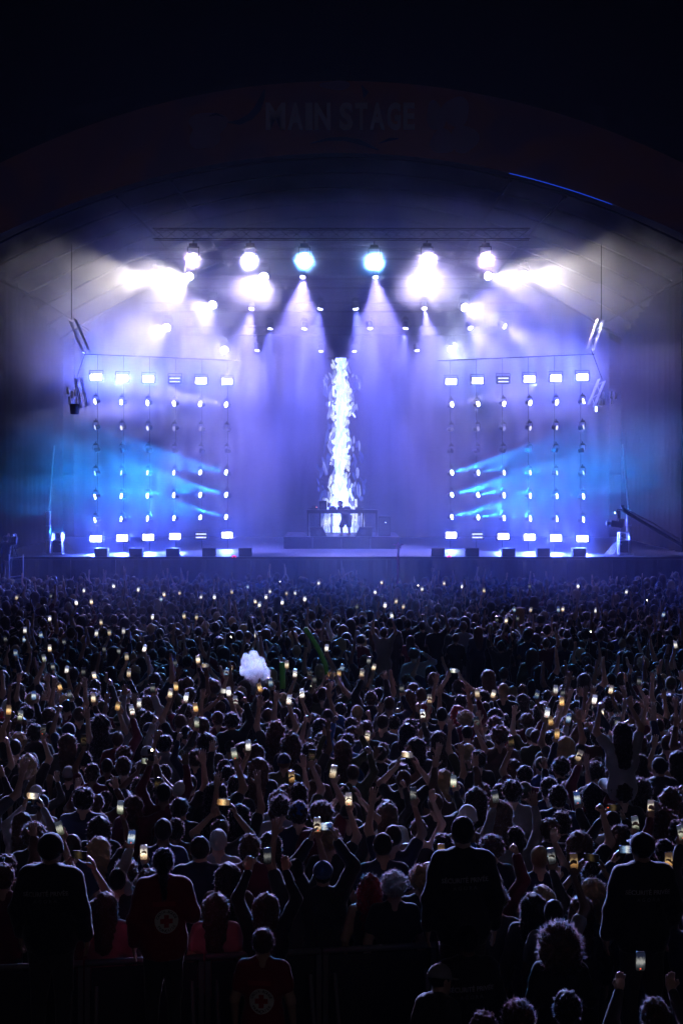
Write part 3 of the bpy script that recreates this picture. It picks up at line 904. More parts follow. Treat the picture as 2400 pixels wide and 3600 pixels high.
def top_arrays(pr, pl, kind, h):
    lo, hi = bounds(pr, pl, .72)
    lo = (lo[0] - .03, lo[1] - .08, lo[2]); hi = (hi[0] + .03, hi[1] + .05, hi[2] + .03)
    q = {'tee': .014, 'tank': .010, 'long': .018, 'jacket': .036, 'hood': .028}[kind]
    f = Field(lo, hi, h)
    torso(f, q)
    f.cap((0, 0, .86), (0, 0, 1.05), .145 + q * 1.3, .15 + q, .05, .72)
    for sp, side in ((pr, 1), (pl, -1)):
        if SLEEVE[kind] > 0: arm_field(f, ARM[sp], side, q * (.8 if kind != 'tee' else 1.1), SLEEVE[kind])
    if kind in ('hood', 'jacket'):
        f.cap((-.07, -.045, 1.49), (.07, -.045, 1.49), .042 if kind == 'jacket' else .055, None, .03)
        f.cap((-.07, -.045, 1.49), (-.05, .06, 1.50), .03, None, .03); f.cap((.07, -.045, 1.49), (.05, .06, 1.50), .03, None, .03)
    f.cut(2, .80 if kind != 'tank' else .86, False)
    f.noise(.0028 if kind in ('tee', 'tank') else .0045, 34, 3)
    if kind == 'tank':
        f.cut(2, 1.46, True)
    return f.mesh()
def top_mesh(pr, pl, kind, h=.022):
    key = (pr, pl, kind, h)
    if key not in TOPS:
        V, Q = top_arrays(pr, pl, kind, h)
        TOPS[key] = np_mesh('top', V, Q, None)
    return TOPS[key]
def trouser_mesh(sit=False):
    if sit not in TROU:
        f = Field((-.28, -.2, .06), (.28, .55 if sit else .2, 1.04), .032)
        legs(f, .014, sit); f.cap((-.075, -.005, .95), (.075, -.005, .95), .112, None, .03, .8)
        if not sit: f.cut(2, .09, False)
        f.noise(.003, 28, 5)
        TROU[sit] = np_mesh('trousers', *f.mesh(), None)
    return TROU[sit]
M_FUZZ = bpy.data.materials.new('hair_strands'); M_FUZZ.use_nodes = True
_nt = M_FUZZ.node_tree; _b = _nt.nodes['Principled BSDF']; _b.inputs['Base Color'].default_value = (.10, .07, .05, 1); _b.inputs['Roughness'].default_value = .5
_t = _nt.nodes.new('ShaderNodeBsdfTranslucent'); _t.inputs[0].default_value = (.42, .33, .37, 1)
_m = _nt.nodes.new('ShaderNodeMixShader'); _m.inputs[0].default_value = .75
_nt.links.new(_b.outputs[0], _m.inputs[1]); _nt.links.new(_t.outputs[0], _m.inputs[2]); _nt.links.new(_m.outputs[0], _nt.nodes['Material Output'].inputs[0])
HAIR = {}
def hair_arrays(kind, seed, h):
    f = Field((-.24, -.30, 1.0), (.24, .20, 1.92), h)
    c = (0, -.012, 1.662)
    if kind in ('short', 'crop'):
        t = .012 if kind == 'crop' else .024
        f.ell((0, -.014, 1.672), (.0765 + t, .092 + t, .095 + t), .01)
        f.noise(.0025 if kind == 'crop' else .010, 75, seed)
        f.cap((0, .135, 1.50), (0, .120, 1.64), .085, .075, -1)
        f.cap((0, -.05, 1.44), (0, -.06, 1.545), .10, .075, -1)
    elif kind == 'curly':
        f.ell((0, -.012, 1.685), (.112, .122, .118), .01); f.noise(.014, 62, seed)
        f.cap((0, .145, 1.50), (0, .135, 1.63), .085, .075, -1)
        f.cap((0, -.05, 1.42), (0, -.06, 1.52), .10, .07, -1)
    elif kind == 'afro':
        f.ell((0, -.015, 1.66), (.165, .155, .165), .01); f.ell((0, -.05, 1.55), (.16, .13, .12), .05); f.noise(.016, 55, seed)
        f.cap((0, .15, 1.50), (0, .14, 1.64), .09, .08, -1)
    elif kind in ('long', 'wavy'):
        f.ell((0, -.012, 1.668), (.100, .115, .112), .02)
        f.cap((0, -.055, 1.64), (0, -.105, 1.28), .098, .085, .05, .6)
        for s in (-1, 1): f.cap((s * .07, -.02, 1.66), (s * .095, -.045, 1.36), .048, .04, .04)
        f.noise(.006 if kind == 'long' else .013, 60 if kind == 'long' else 48, seed)
        f.cap((0, .150, 1.48), (0, .140, 1.63), .095, .082, -1)
    elif kind in ('bun', 'pony'):
        f.ell((0, -.012, 1.665), (.094, .110, .108), .02)
        if kind == 'bun': f.ell((0, -.085, 1.745), (.052, .052, .048), .015)
        else:
            f.cap((0, -.11, 1.68), (0, -.15, 1.60), .035, .042, .02); f.cap((0, -.15, 1.60), (.012, -.125, 1.36), .042, .020, .02)
        f.noise(.005, 70, seed)
        f.cap((0, .145, 1.50), (0, .13, 1.63), .09, .078, -1)
        f.cap((0, -.04, 1.42), (0, -.05, 1.53), .10, .07, -1) if kind == 'bun' else None
    V, Q = f.mesh()
    return V, Q
def hair_mesh(kind, seed=0, h=.0125):
    key = (kind, seed)
    if key in HAIR: return HAIR[key]
    V, Q = hair_arrays(kind, seed, h)
    # loose strands standing off the outline
    rr = np.random.default_rng(seed + 40)
    n = {'short': 1700, 'crop': 1300, 'curly': 2200, 'afro': 3200, 'long': 2000, 'wavy': 2200, 'bun': 1300, 'pony': 1500}[kind]
    ln = {'short': .010, 'crop': .005, 'curly': .014, 'afro': .020, 'long': .013, 'wavy': .017, 'bun': .011, 'pony': .012}[kind]
    cen = np.array((0, -.02, 1.62))
    P = V[rr.integers(0, len(V), n)]
    N = P - cen; N[:, 2] *= .5 if kind in ('long', 'wavy', 'pony') else .9; N /= np.linalg.norm(N, axis=1)[:, None]
    D = N + rr.normal(0, .55, (n, 3)); D[:, 2] += .25 if kind not in ('long', 'wavy', 'pony') else -.35
    D /= np.linalg.norm(D, axis=1)[:, None]
    T = np.cross(D, rr.normal(0, 1, (n, 3))); T /= np.linalg.norm(T, axis=1)[:, None]
    L = ln * rr.uniform(.5, 1.6, n)[:, None]
    P = P - N * .006
    bend = rr.normal(0, .35, (n, 3)) * L
    a = P - T * .0015; b = P + T * .0015; c = P + D * L + T * .0011 + bend * .3; d = P + D * L * 1.5 + bend
    SV = np.stack([a, b, c, d], 1).reshape(-1, 3); SQ = np.arange(len(SV)).reshape(-1, 4) + len(V)
    HAIR[key] = np_mesh('hair', np.concatenate([V, SV]), np.concatenate([Q, SQ]), [None, M_FUZZ], True, np.concatenate([np.zeros(len(Q)), np.ones(len(SQ))]))
    return HAIR[key]
def far_strands(V, n, w, ln, seed):
    rr = np.random.default_rng(seed)
    P = V[rr.integers(0, len(V), n)]; N = P - np.array((0, -.02, 1.62)); N /= np.linalg.norm(N, axis=1)[:, None]
    D = N + rr.normal(0, .4, (n, 3)); D /= np.linalg.norm(D, axis=1)[:, None]
    T = np.cross(D, rr.normal(0, 1, (n, 3))); T /= np.linalg.norm(T, axis=1)[:, None]
    L = ln * rr.uniform(.5, 1.5, n)[:, None]; P = P - N * .006
    SV = np.stack([P - T * w, P + T * w, P + D * L + T * w * .6, P + D * L * 1.1 - T * w * .4], 1).reshape(-1, 3)
    return SV, np.arange(len(SV)).reshape(-1, 4)
def cap_mesh(kind):
    key = ('cap', kind)
    if key in HAIR: return HAIR[key]
    f = Field((-.16, -.26, 1.52), (.16, .26, 1.84), .011)
    if kind == 'beanie':
        f.ell((0, -.012, 1.685), (.096, .114, .112), .02); f.cut(2, 1.635, False)
        f.cap((-.09, -.01, 1.645), (.09, -.01, 1.645), .018, None, .02)
    else:
        f.ell((0, -.012, 1.675), (.094, .112, .105), .02); f.cut(2, 1.655, False)
        sg = 1 if kind == 'cap' else -1
        f.ell((0, sg * .125, 1.660), (.075, .085, .011), .008)
        if kind == 'capback':   # gap over the strap at the back of the cap
            f.ell((0, .115, 1.668), (.035, .03, .024), -1)
        f.ell((0, -.012, 1.782), (.011, .011, .008), .004)
    HAIR[key] = np_mesh('cap', *f.mesh(), None)
    return HAIR[key]
def hood_mesh():
    key = ('hoodup',)
    if key in HAIR: return HAIR[key]
    f = Field((-.2, -.24, 1.36), (.2, .18, 1.86), .014)
    f.ell((0, -.02, 1.665), (.112, .128, .128), .03); f.cap((0, -.05, 1.60), (0, -.05, 1.46), .11, .125, .05, .7)
    f.noise(.005, 40, 2)
    f.cap((0, .16, 1.48), (0, .15, 1.64), .09, .082, -1)
    HAIR[key] = np_mesh('hood', *f.mesh(), None)
    return HAIR[key]

# materials of people
SKIN = [mat('skin_fair', (0.52, 0.34, 0.26), 0.45, vary=0.08, vscale=12), mat('skin_tan', (0.38, 0.23, 0.16), 0.45, vary=0.08, vscale=12), mat('skin_brown', (0.17, 0.10, 0.07), 0.45, vary=0.08, vscale=12)]
def hair_mat(name, col):
    m = mat(name, col, 0.5, sheen=0.25, spec=0.22, vary=0.35, vscale=60)
    nt = m.node_tree
    tr = nt.nodes.new('ShaderNodeBsdfTranslucent'); tr.inputs[0].default_value = (*[min(1, c * 3.5 + .06) for c in col], 1)
    mx = nt.nodes.new('ShaderNodeMixShader'); mx.inputs[0].default_value = 0.35
    out = nt.nodes['Material Output']; b = nt.nodes['Principled BSDF']
    nt.links.new(b.outputs[0], mx.inputs[1]); nt.links.new(tr.outputs[0], mx.inputs[2]); nt.links.new(mx.outputs[0], out.inputs[0])
    return m
HCOL = {'dark': hair_mat('dark_hair', (0.028, 0.020, 0.016)), 'brown': hair_mat('brown_hair', (0.075, 0.042, 0.026)), 'fair': hair_mat('fair_hair', (0.26, 0.18, 0.10)),
        'red': hair_mat('red_hair', (0.22, 0.03, 0.03)), 'grey': hair_mat('grey_hair', (0.30, 0.29, 0.28)), 'black': hair_mat('black_hair', (0.012, 0.011, 0.012))}
def cloth(name, col, sheen=0.4): return mat(name, col, 0.8, sheen=sheen, vary=0.18, vscale=9, bump=0.25)
CLO = {'black': cloth('black_cloth', (0.014, 0.014, 0.016)), 'charcoal': cloth('charcoal_cloth', (0.045, 0.045, 0.05)), 'navy': cloth('navy_cloth', (0.018, 0.024, 0.065)),
       'grey': cloth('grey_cloth', (0.26, 0.26, 0.29)), 'white': cloth('white_cloth', (0.62, 0.62, 0.64)), 'burgundy': cloth('burgundy_cloth', (0.12, 0.016, 0.028)),
       'red': cloth('red_cloth', (0.26, 0.014, 0.02)), 'blue': cloth('blue_cloth', (0.03, 0.09, 0.30)), 'olive': cloth('olive_cloth', (0.06, 0.065, 0.03)),
       'pink': cloth('pink_cloth', (0.45, 0.15, 0.19)), 'beige': cloth('beige_cloth', (0.36, 0.28, 0.22)), 'brown': cloth('brown_cloth', (0.09, 0.05, 0.035)),
       'denim': cloth('denim_cloth', (0.05, 0.07, 0.13))}
def put_mat(o, m):
    if not len(o.material_slots): o.data.materials.append(None)
    o.material_slots[0].link = 'OBJECT'
    o.material_slots[0].material = m
PEOPLE = []
def person(x, y, z=0.0, yaw=0.0, s=1.0, pose=('down', 'down'), top='tee', tcol='black', hair=('short', 0), hcol='dark', skin=0, cap=None, ccol='black', label=None, wide=1.0,
           trousers='charcoal', sit=False, lean=(0, 0), group=None, hood=False):
    b = obj('person', body_mesh(pose[0], pose[1], sit=sit))
    put_mat(b, SKIN[skin])
    b.location = (x, y, z); b.rotation_euler = (lean[0], lean[1], yaw); b.scale = (s * wide, s * wide, s)
    t = obj('top', top_mesh(pose[0], pose[1], top), b); put_mat(t, CLO[tcol])
    if y < 30:
        q = obj('trousers', trouser_mesh(sit), b); put_mat(q, CLO[trousers])
    if hair and not hood:
        hr = obj('hair', hair_mesh(*hair), b); put_mat(hr, HCOL[hcol])
    if hood:
        c = obj('hood', hood_mesh(), b); put_mat(c, CLO[tcol])
    if cap:
        c = obj('cap' if cap != 'beanie' else 'beanie', cap_mesh(cap), b); put_mat(c, CLO[ccol])
    tag(b, label, 'person', group)
    PEOPLE.append((x, y, b))
    return b

# ---------------------------------------------------------------- phones
def screen_mat(name, c_lo, c_mid, c_hi, st, seed):
    m = bpy.data.materials.new(name); m.use_nodes = True; nt = m.node_tree; L = nt.links
    nt.nodes.remove(nt.nodes['Principled BSDF'])
    tc = nt.nodes.new('ShaderNodeTexCoord'); sp = nt.nodes.new('ShaderNodeSeparateXYZ'); L.new(tc.outputs['Generated'], sp.inputs[0])
    oi = nt.nodes.new('ShaderNodeObjectInfo')
    nz = nt.nodes.new('ShaderNodeTexNoise'); nz.noise_dimensions = '4D'; nz.inputs['Scale'].default_value = 4.5; nz.inputs['Detail'].default_value = 4
    mw = nt.nodes.new('ShaderNodeMath'); mw.operation = 'MULTIPLY'; mw.inputs[1].default_value = 37.0 + seed; L.new(oi.outputs['Random'], mw.inputs[0]); L.new(mw.outputs[0], nz.inputs['W'])
    L.new(tc.outputs['Generated'], nz.inputs['Vector'])
    a = nt.nodes.new('ShaderNodeMath'); a.operation = 'MULTIPLY_ADD'; a.inputs[1].default_value = 0.5; L.new(nz.outputs['Fac'], a.inputs[0]); L.new(sp.outputs['Z'], a.inputs[2])
    rp = nt.nodes.new('ShaderNodeValToRGB'); cr = rp.color_ramp
    cr.elements[0].position = .36; cr.elements[0].color = (*c_lo, 1); cr.elements[1].position = 1.0; cr.elements[1].color = (*[c * k for c, k in zip(c_mid, (.12, .14, .28))], 1)
    e = cr.elements.new(.58); e.color = (*c_mid, 1); e = cr.elements.new(.72); e.color = (*c_hi, 1)
    L.new(a.outputs[0], rp.inputs[0])
    em = nt.nodes.new('ShaderNodeEmission'); L.new(rp.outputs[0], em.inputs[0])
    ms = nt.nodes.new('ShaderNodeMapRange'); ms.inputs[3].default_value = st * .45; ms.inputs[4].default_value = st * 1.5; L.new(oi.outputs['Random'], ms.inputs[0]); L.new(ms.outputs[0], em.inputs[1])
    L.new(em.outputs[0], nt.nodes['Material Output'].inputs[0]); m.cycles.emission_sampling = 'NONE'
    return m
SCR = {'white': screen_mat('screen_white', (.25, .22, .2), (.85, .80, .72), (1, .98, .92), 1.5, 1), 'warm': screen_mat('screen_warm', (.20, .13, .08), (.85, .62, .38), (1, .90, .70), 1.15, 2),
       'orange': screen_mat('screen_orange', (.14, .07, .03), (.78, .40, .13), (.95, .65, .30), 1.0, 3), 'blue': screen_mat('screen_blue', (.03, .05, .10), (.22, .38, .62), (.75, .80, .78), .7, 4),
       'green': screen_mat('screen_green', (.06, .07, .05), (.50, .52, .38), (.88, .88, .72), .8, 5), 'dim': screen_mat('screen_dim', (.012, .012, .014), (.09, .10, .11), (.34, .34, .32), .6, 6),
       'dark': screen_mat('screen_dark', (.004, .004, .005), (.03, .022, .015), (.10, .07, .03), .6, 7)}
SCRW = {'white': 'white', 'warm': 'warm yellow', 'orange': 'orange', 'blue': 'pale blue', 'green': 'greenish', 'dim': 'dim grey', 'dark': 'dark'}
M_CASE = mat('phone_case', (0.02, 0.02, 0.022), 0.3, metal=0.4)
M_REC = emat('record_button', (1, .12, .05), 1.2)
M_FLASH = emat('phone_flash', (1.0, .80, .50), 14.0)
def _rbox(w, h, d, y0):
    b = MB(); r = .010; pts = []
    for cx, cz, a0 in ((w / 2 - r, h / 2 - r, 0), (-w / 2 + r, h / 2 - r, 90), (-w / 2 + r, -h / 2 + r, 180), (w / 2 - r, -h / 2 + r, 270)):
        for k in range(3):
            a = R(a0 + 45 * k); pts.append((cx + r * math.cos(a), cz + r * math.sin(a)))
    n = len(pts)
    b.add([(x, y0, z) for x, z in pts] + [(x, y0 + d, z) for x, z in pts], [tuple(range(n)), tuple(range(2 * n - 1, n - 1, -1))] + [(i, n + i, n + (i + 1) % n, (i + 1) % n) for i in range(n)])
    return b
o = _rbox(.072, .148, .009, -.0045).build('phone', M_CASE); PH_BODY = o.data; bpy.data.objects.remove(o)
o = _rbox(.066, .139, .0012, -.0062).build('screen', None); PH_SCR = o.data; bpy.data.objects.remove(o)
b = MB(); b.tube([(0, -.0070, -.056), (0, -.0078, -.056)], .006, 8); o = b.build('record_button', M_REC); PH_REC = o.data; bpy.data.objects.remove(o)
b = MB(); b.tube([(.02, -.0046, .06), (.02, -.0075, .06)], .012, 8); o = b.build('flash', M_FLASH); PH_FL = o.data; bpy.data.objects.remove(o)
b = MB(); b.box((0, -.0052, .055), (.04, .002, .035)); o = b.build('camera_bump', M_BLACK); PH_BUMP = o.data; bpy.data.objects.remove(o)
PHONES = []
def phone(loc, scr, yaw=0.0, tilt=0.0, roll=0.0, label=None, flash=False, rec=False):
    o = obj('phone', PH_BODY); o.location = loc; o.rotation_euler = (tilt, roll, yaw)
    if flash:
        obj('camera_bump', PH_BUMP, o); obj('flash', PH_FL, o)
    else:
        s = obj('screen', PH_SCR, o); put_mat(s, SCR[scr])
        if rec: obj('record_button', PH_REC, o)
    tag(o, label, 'phone', 'phones held up by the crowd')
    PHONES.append((loc, scr, o, flash, abs(roll) > .8))
    return o
def phone_anchor(spec, side):
    w, x, n, u, kind = hand_frame(spec, side)
    return w + u * .135 + n * .034
# ---------------------------------------------------------------- things on the stage
RZ = 2.33
rs = thing('stage_riser', 'low dark riser under the performer in the middle of the stage', 'riser', (0, 63.6, DECK_Z))
for i in range(4):
    b = MB(); b.box((-1.95 + i * 1.3, 0, (RZ - DECK_Z) - .04), (1.29, 4.4, .08)); b.build('platform', M_BLACK, rs)
    b = MB(); b.box((-1.95 + i * 1.3, -2.17, (RZ - DECK_Z - .085) / 2), (1.28, .03, RZ - DECK_Z - .085)); b.build('front_board', M_SKIRT, rs)
tb = thing('performer_table', 'long dark table on thin posts in front of the glowing column', 'table', (.03, 62.3, RZ))
b = MB(); b.box((0, 0, 1.12), (3.2, .7, .16)); b.build('table_top', M_BLACK, tb)
for x in (-1.55, -1.0, .95, 1.55):
    b = MB(); b.box((x, 0, .52), (.075, .5, 1.04)); b.build('leg', M_BLACK, tb)
M_DEV = mat('dark_device', (0.03, 0.03, 0.035), 0.35)
M_LED = emat('small_white_led', (.8, .85, 1), 6.0)
M_LEDR = emat('small_red_led', (1, .25, .15), 5.0)
def device(x, w, h, label, lit=None, stand=False):
    r = thing('player_deck', label, 'player', (x, 62.25, RZ + 1.205))
    b = MB(); b.box((0, 0, h / 2), (w, .42, h)); b.box((0, .12, h + .03), (w * .5, .03, .06)); b.build('case', M_DEV, r)
    b = MB(); b.tube([(0, -.05, h), (0, -.05, h + .02)], min(.12, w * .4), 12); b.build('jog_wheel', M_BLACK, r)
    if lit is not None:
        b = MB(); b.box((w * .3, -.2, h + .012), (.06, .03, .02)); b.build('indicator', lit, r)
device(-1.25, .38, .10, 'small player at the outer end of the performer table with red light', M_LEDR)
device(-.40, .34, .10, 'dark player on the performer table beside the performer')
device(-.02, .34, .12, 'square mixer in the middle of the performer table', M_LED)
device(.80, .36, .10, 'dark player on the performer table behind the performer')
r = thing('speaker', 'boxy monitor speaker standing on the performer table', 'speaker', (-.84, 62.3, RZ + 1.205))
b = MB(); b.box((0, 0, .2), (.34, .34, .40)); b.build('cabinet', M_BLACK, r)
b = MB(); b.tube([(0, -.171, .17), (0, -.18, .17)], .12, 14); b.build('cone', M_DEV, r)
for s, w in ((-1, 'left'), (1, 'right')):
    r = thing('floor_monitor', 'black wedge monitor on the riser, %s of the performer' % w, 'speaker', (s * 1.02 - .02, 62.0, RZ + .002), 'wedge monitors beside the performer')
    b = MB(); y0, y1 = -.3, .3
    pr = [(-.38, 0), (.38, 0), (.18, .42), (-.38, .42)]
    if s > 0: pr = [(-x, z) for x, z in pr][::-1]
    b.add([(x, y0, z) for x, z in pr] + [(x, y1, z) for x, z in pr], [(0, 1, 2, 3), (7, 6, 5, 4)] + [(i, i + 4, (i + 1) % 4 + 4, (i + 1) % 4) for i in range(4)])
    b.build('cabinet', M_BLACK, r)
    b = MB(); b.tube([(-s * .02, -.301, .2), (-s * .02, -.31, .2)], .13, 12); b.build('cone', M_DEV, r)
r = thing('equipment_rack', 'dark equipment rack beside the performer table', 'rack', (1.95, 62.4, RZ))
b = MB(); b.box((0, 0, .45), (.55, .55, .9)); b.build('case', M_BLACK, r)
for k in range(4):
    b = MB(); b.box((0, -.285, .15 + k * .2), (.48, .02, .17)); b.build('front_panel', M_DEV, r)
b = MB(); b.box((.05, -.30, .62), (.05, .015, .02)); b.build('indicator', M_LED, r)

# performer bent over the table
f = Field((-.62, -.45, 0), (.5, .3, 1.62), .02)
for fx, kx, s in ((-.10, -.11, -1), (.17, .16, 1)):
    f.cap((.08 + s * .06, 0, .74), (kx, -.03, .40), .095, .068, .04); f.cap((kx, -.03, .40), (fx, .04, .08), .056, .042, .03); f.cap((fx, .04, .04), (fx - .06, -.1, .035), .042, .036, .02)
f.cap((.02, 0, .78), (.14, 0, .78), .115, None, .05, .85); f.cap((.08, 0, .80), (-.02, -.08, 1.12), .14, .15, .06, .8)
f.cap((-.10, -.14, 1.20), (.12, -.06, 1.22), .085, .08, .05); f.cap((-.07, -.13, 1.24), (-.13, -.2, 1.36), .055, .052, .03)
f.ell((-.16, -.22, 1.44), (.078, .098, .105), .02); f.ell((-.19, -.30, 1.40), (.05, .05, .07), .03); f.cap((-.20, -.345, 1.41), (-.205, -.36, 1.38), .012, .014, .01)
for s in (-1, 1):
    f.ell((-.16 + s * .08, -.215, 1.43), (.012, .02, .03), .006)
for sx, e, w in ((-.13, (-.30, -.22, 1.06), (-.40, -.36, 1.20)), (.15, (.22, -.28, 1.02), (.02, -.40, 1.16))):
    f.cap((sx, -.10, 1.22), e, .058, .045, .03); f.cap(e, w, .042, .03, .02); f.ell(np.array(w) + np.array((-.05, -.04, .02)), (.05, .04, .022), .015)
    for q in range(4):
        f.cap(np.array(w) + np.array((-.07, -.055 + q * .02, .02)), np.array(w) + np.array((-.13, -.07 + q * .025, .0)), .012, .011, .006)
me = np_mesh('body', *f.mesh(), None)
dj = obj('person', me, None, (.14, 62.95, RZ)); put_mat(dj, SKIN[0]); dj.scale = (1.3, 1.1, 1.02)
tag(dj, 'performer in black bent over the table in front of the glowing column', 'person')
f = Field((-.4, -.35, .3), (.45, .25, 1.4), .022)
f.cap((.02, 0, .80), (.14, 0, .80), .135, None, .05, .85); f.cap((.08, 0, .80), (-.02, -.08, 1.12), .162, .172, .06, .8); f.cap((-.10, -.14, 1.20), (.12, -.06, 1.22), .105, .10, .05)
f.cap((-.13, -.10, 1.22), (-.23, -.17, 1.12), .075, .065, .03); f.cap((.15, -.08, 1.22), (.19, -.20, 1.10), .075, .065, .03); f.cut(2, .74, False); f.noise(.004, 30, 4)
t = obj('top', np_mesh('top', *f.mesh(), None), dj); put_mat(t, CLO['black'])
f = Field((-.3, -.25, .2), (.45, .25, .95), .025)
for kx, s in ((-.11, -1), (.16, 1)): f.cap((.08 + s * .06, 0, .74), (kx, -.03, .42), .115, .095, .05)
f.cap((.02, 0, .76), (.14, 0, .76), .13, None, .05, .85); f.cut(2, .36, False)
t = obj('shorts', np_mesh('shorts', *f.mesh(), None), dj); put_mat(t, CLO['black'])
f = Field((-.3, -.36, 1.3), (0, -.08, 1.62), .014); f.ell((-.155, -.205, 1.46), (.09, .108, .108), .01); f.noise(.006, 70, 2); f.cap((-.2, -.36, 1.3), (-.19, -.34, 1.42), .08, .07, -1); f.cut(2, 1.4, False)
t = obj('hair', np_mesh('hair', *f.mesh(), None), dj); put_mat(t, HCOL['dark'])

# boxes along the stage edge
for side, cxs in (('left', (357, 479, 608, 735, 862)), ('right', (2034, 1908, 1786, 1659, 1539))):
    for i, px in enumerate(cxs):
        X = (px - 1200) / FPX * 56.3
        r = thing('front_speaker', '%s black speaker box from outside along the stage edge, %s side' % (ORD[i], side), 'speaker', (X, 56.42, DECK_Z), 'low speaker boxes along the stage edge')
        b = MB(); b.box((0, 0, .165), (.53, .5, .33)); b.build('cabinet', M_BLACK, r)
        b = MB(); b.box((0, -.256, .165), (.47, .012, .27)); b.build('grille', M_SKIRT, r)
        for sx in (-1, 1):
            b = MB(); b.box((sx * .272, 0, .25), (.012, .16, .05)); b.build('handle', M_ALU, r)
for px, w in ((823, 'left'), (1578, 'right')):
    X = (px - 1200) / FPX * 55.9
    r = thing('warning_lamp', 'small red warning lamp on the stage edge, %s of the performer' % w, 'lamp', (X, 55.93, DECK_Z - .09))
    b = MB(); b.box((0, 0, .05), (.12, .05, .10)); b.build('housing', M_BLACK, r)
    b = MB()
    for k in range(8):
        a0, a1 = math.pi * k / 8, math.pi * (k + 1) / 8
        b.tube([(.07 * math.cos(a0), -.03, .06 + .07 * math.sin(a0)), (.07 * math.cos(a1), -.03, .06 + .07 * math.sin(a1))], .02, 5)
    b.build('red_ring', emat('red_lamp', (1, .02, .05), 1.6), r)

# posts, frames and rails at the stage ends
for side, px, pt, fx, s in (('left', 171, 1800, 208, -1), ('right', 2207, 1795, 2186, 1)):
    Y = 57.5
    X = at(px, 0, Y).x
    ztop = at(0, pt, Y).z
    r = thing('end_post', 'tall pale post standing at the %s end of the stage' % side, 'post', (X, Y, DECK_Z), 'posts at the stage ends')
    zz = ztop - DECK_Z
    for k in range(3):
        b = MB(); b.tube([(0, 0, zz * k / 3 + .02), (0, 0, zz * (k + 1) / 3 - .02)], .10, 12); b.build('section', M_STEEL, r, True)
        b = MB(); b.tube([(0, 0, zz * (k + 1) / 3 - .03), (0, 0, zz * (k + 1) / 3 + .03)], .115, 12); b.build('collar', M_ALU, r, True)
    b = MB(); b.box((0, 0, .03), (.4, .4, .05)); b.build('foot_plate', M_ALU, r)
    b = MB(); b.tube([(s * -.0, 0, zz), (s * -.25, 0, zz + 2.8)], .035, 6); b.build('stay', M_STEEL, r)
    r = thing('equipment_cart', 'open metal equipment cart with cables beside the %s end post' % side, 'cart', (at(fx, 0, Y).x, Y - .2, DECK_Z))
    for x in (-.2, .2):
        for y in (-.2, .2):
            b = MB(); b.tube([(x, y, 0), (x, y, .95)], .022, 5); b.build('upright', M_ALU, r)
    b = MB()
    for z in (.05, .93):
        for a, c in (((-.2, -.2), (.2, -.2)), ((.2, -.2), (.2, .2)), ((.2, .2), (-.2, .2)), ((-.2, .2), (-.2, -.2))):
            b.tube([(*a, z), (*c, z)], .02, 5)
    b.build('rails', M_ALU, r)
    for k in range(4):
        b = MB(); b.tube([(-s * .1, -.2, .9 - .15 * k), (-s * .3 - s * .05 * k, -.25, .5), (-s * (.45 + .08 * k), -.3, .12 + .02 * k), (-s * (.55 + .1 * k), -.3, .03)], .014, 5); b.build('cable', M_STEEL, r)
    b = MB(); b.box((0, 0, .35), (.34, .34, .5)); b.build('case', M_DEV, r)

# camera operator and hand rail beside the stage
oy = 53.5
pz = 1.0
pf = thing('camera_platform', 'dark scaffold platform beside the left stage end', 'platform', (-13.4, oy, 0))
b = MB(); b.box((0, 0, pz - .05), (3.0, 1.8, .1)); b.build('floor_board', M_BLACK, pf)
for x in (-1.4, 1.4):
    for y in (-.8, .8):
        b = MB(); b.tube([(x, y, 0), (x, y, pz - .1)], .03, 5); b.build('leg', M_STEEL, pf)
rl = thing('hand_rail', 'short metal hand rail in front of the camera operator', 'rail', at(58, 1640, oy - .7) * 1.0)
rl.location = (at(58, 0, oy - .7).x, oy - .7, pz)
for x in (-.27, .27):
    b = MB(); b.tube([(x, 0, 0), (x, 0, 1.1)], .022, 5); b.build('upright', M_STEEL, rl)
for z in (.22, .95):
    b = MB(); b.tube([(-.27, 0, z), (.27, 0, z + .06)], .022, 5); b.build('bar', M_STEEL, rl)
person(at(22, 0, oy).x, oy, pz, R(-35), 1.0, ('phone', 'phone'), 'jacket', 'black', ('short', 0), 'dark', 0, label='camera operator in dark jacket standing at the left stage end')
r = thing('video_camera', 'video camera on a tripod in front of the left camera operator', 'camera', (at(30, 0, oy).x + .1, oy + .45, pz))
b = MB(); b.box((0, 0, 1.62), (.16, .42, .22)); b.box((0, -.1, 1.78), (.05, .25, .06)); b.build('body', M_DEV, r)
b = MB(); b.tube([(0, .21, 1.62), (0, .42, 1.62)], .07, 10, .085); b.build('lens_barrel', M_BLACK, r)
for k in range(3):
    a = 2.1 * k + .4; b = MB(); b.tube([(0, 0, 1.48), (.42 * math.cos(a), .42 * math.sin(a), 0)], .022, 5); b.build('tripod_leg', M_BLACK, r)

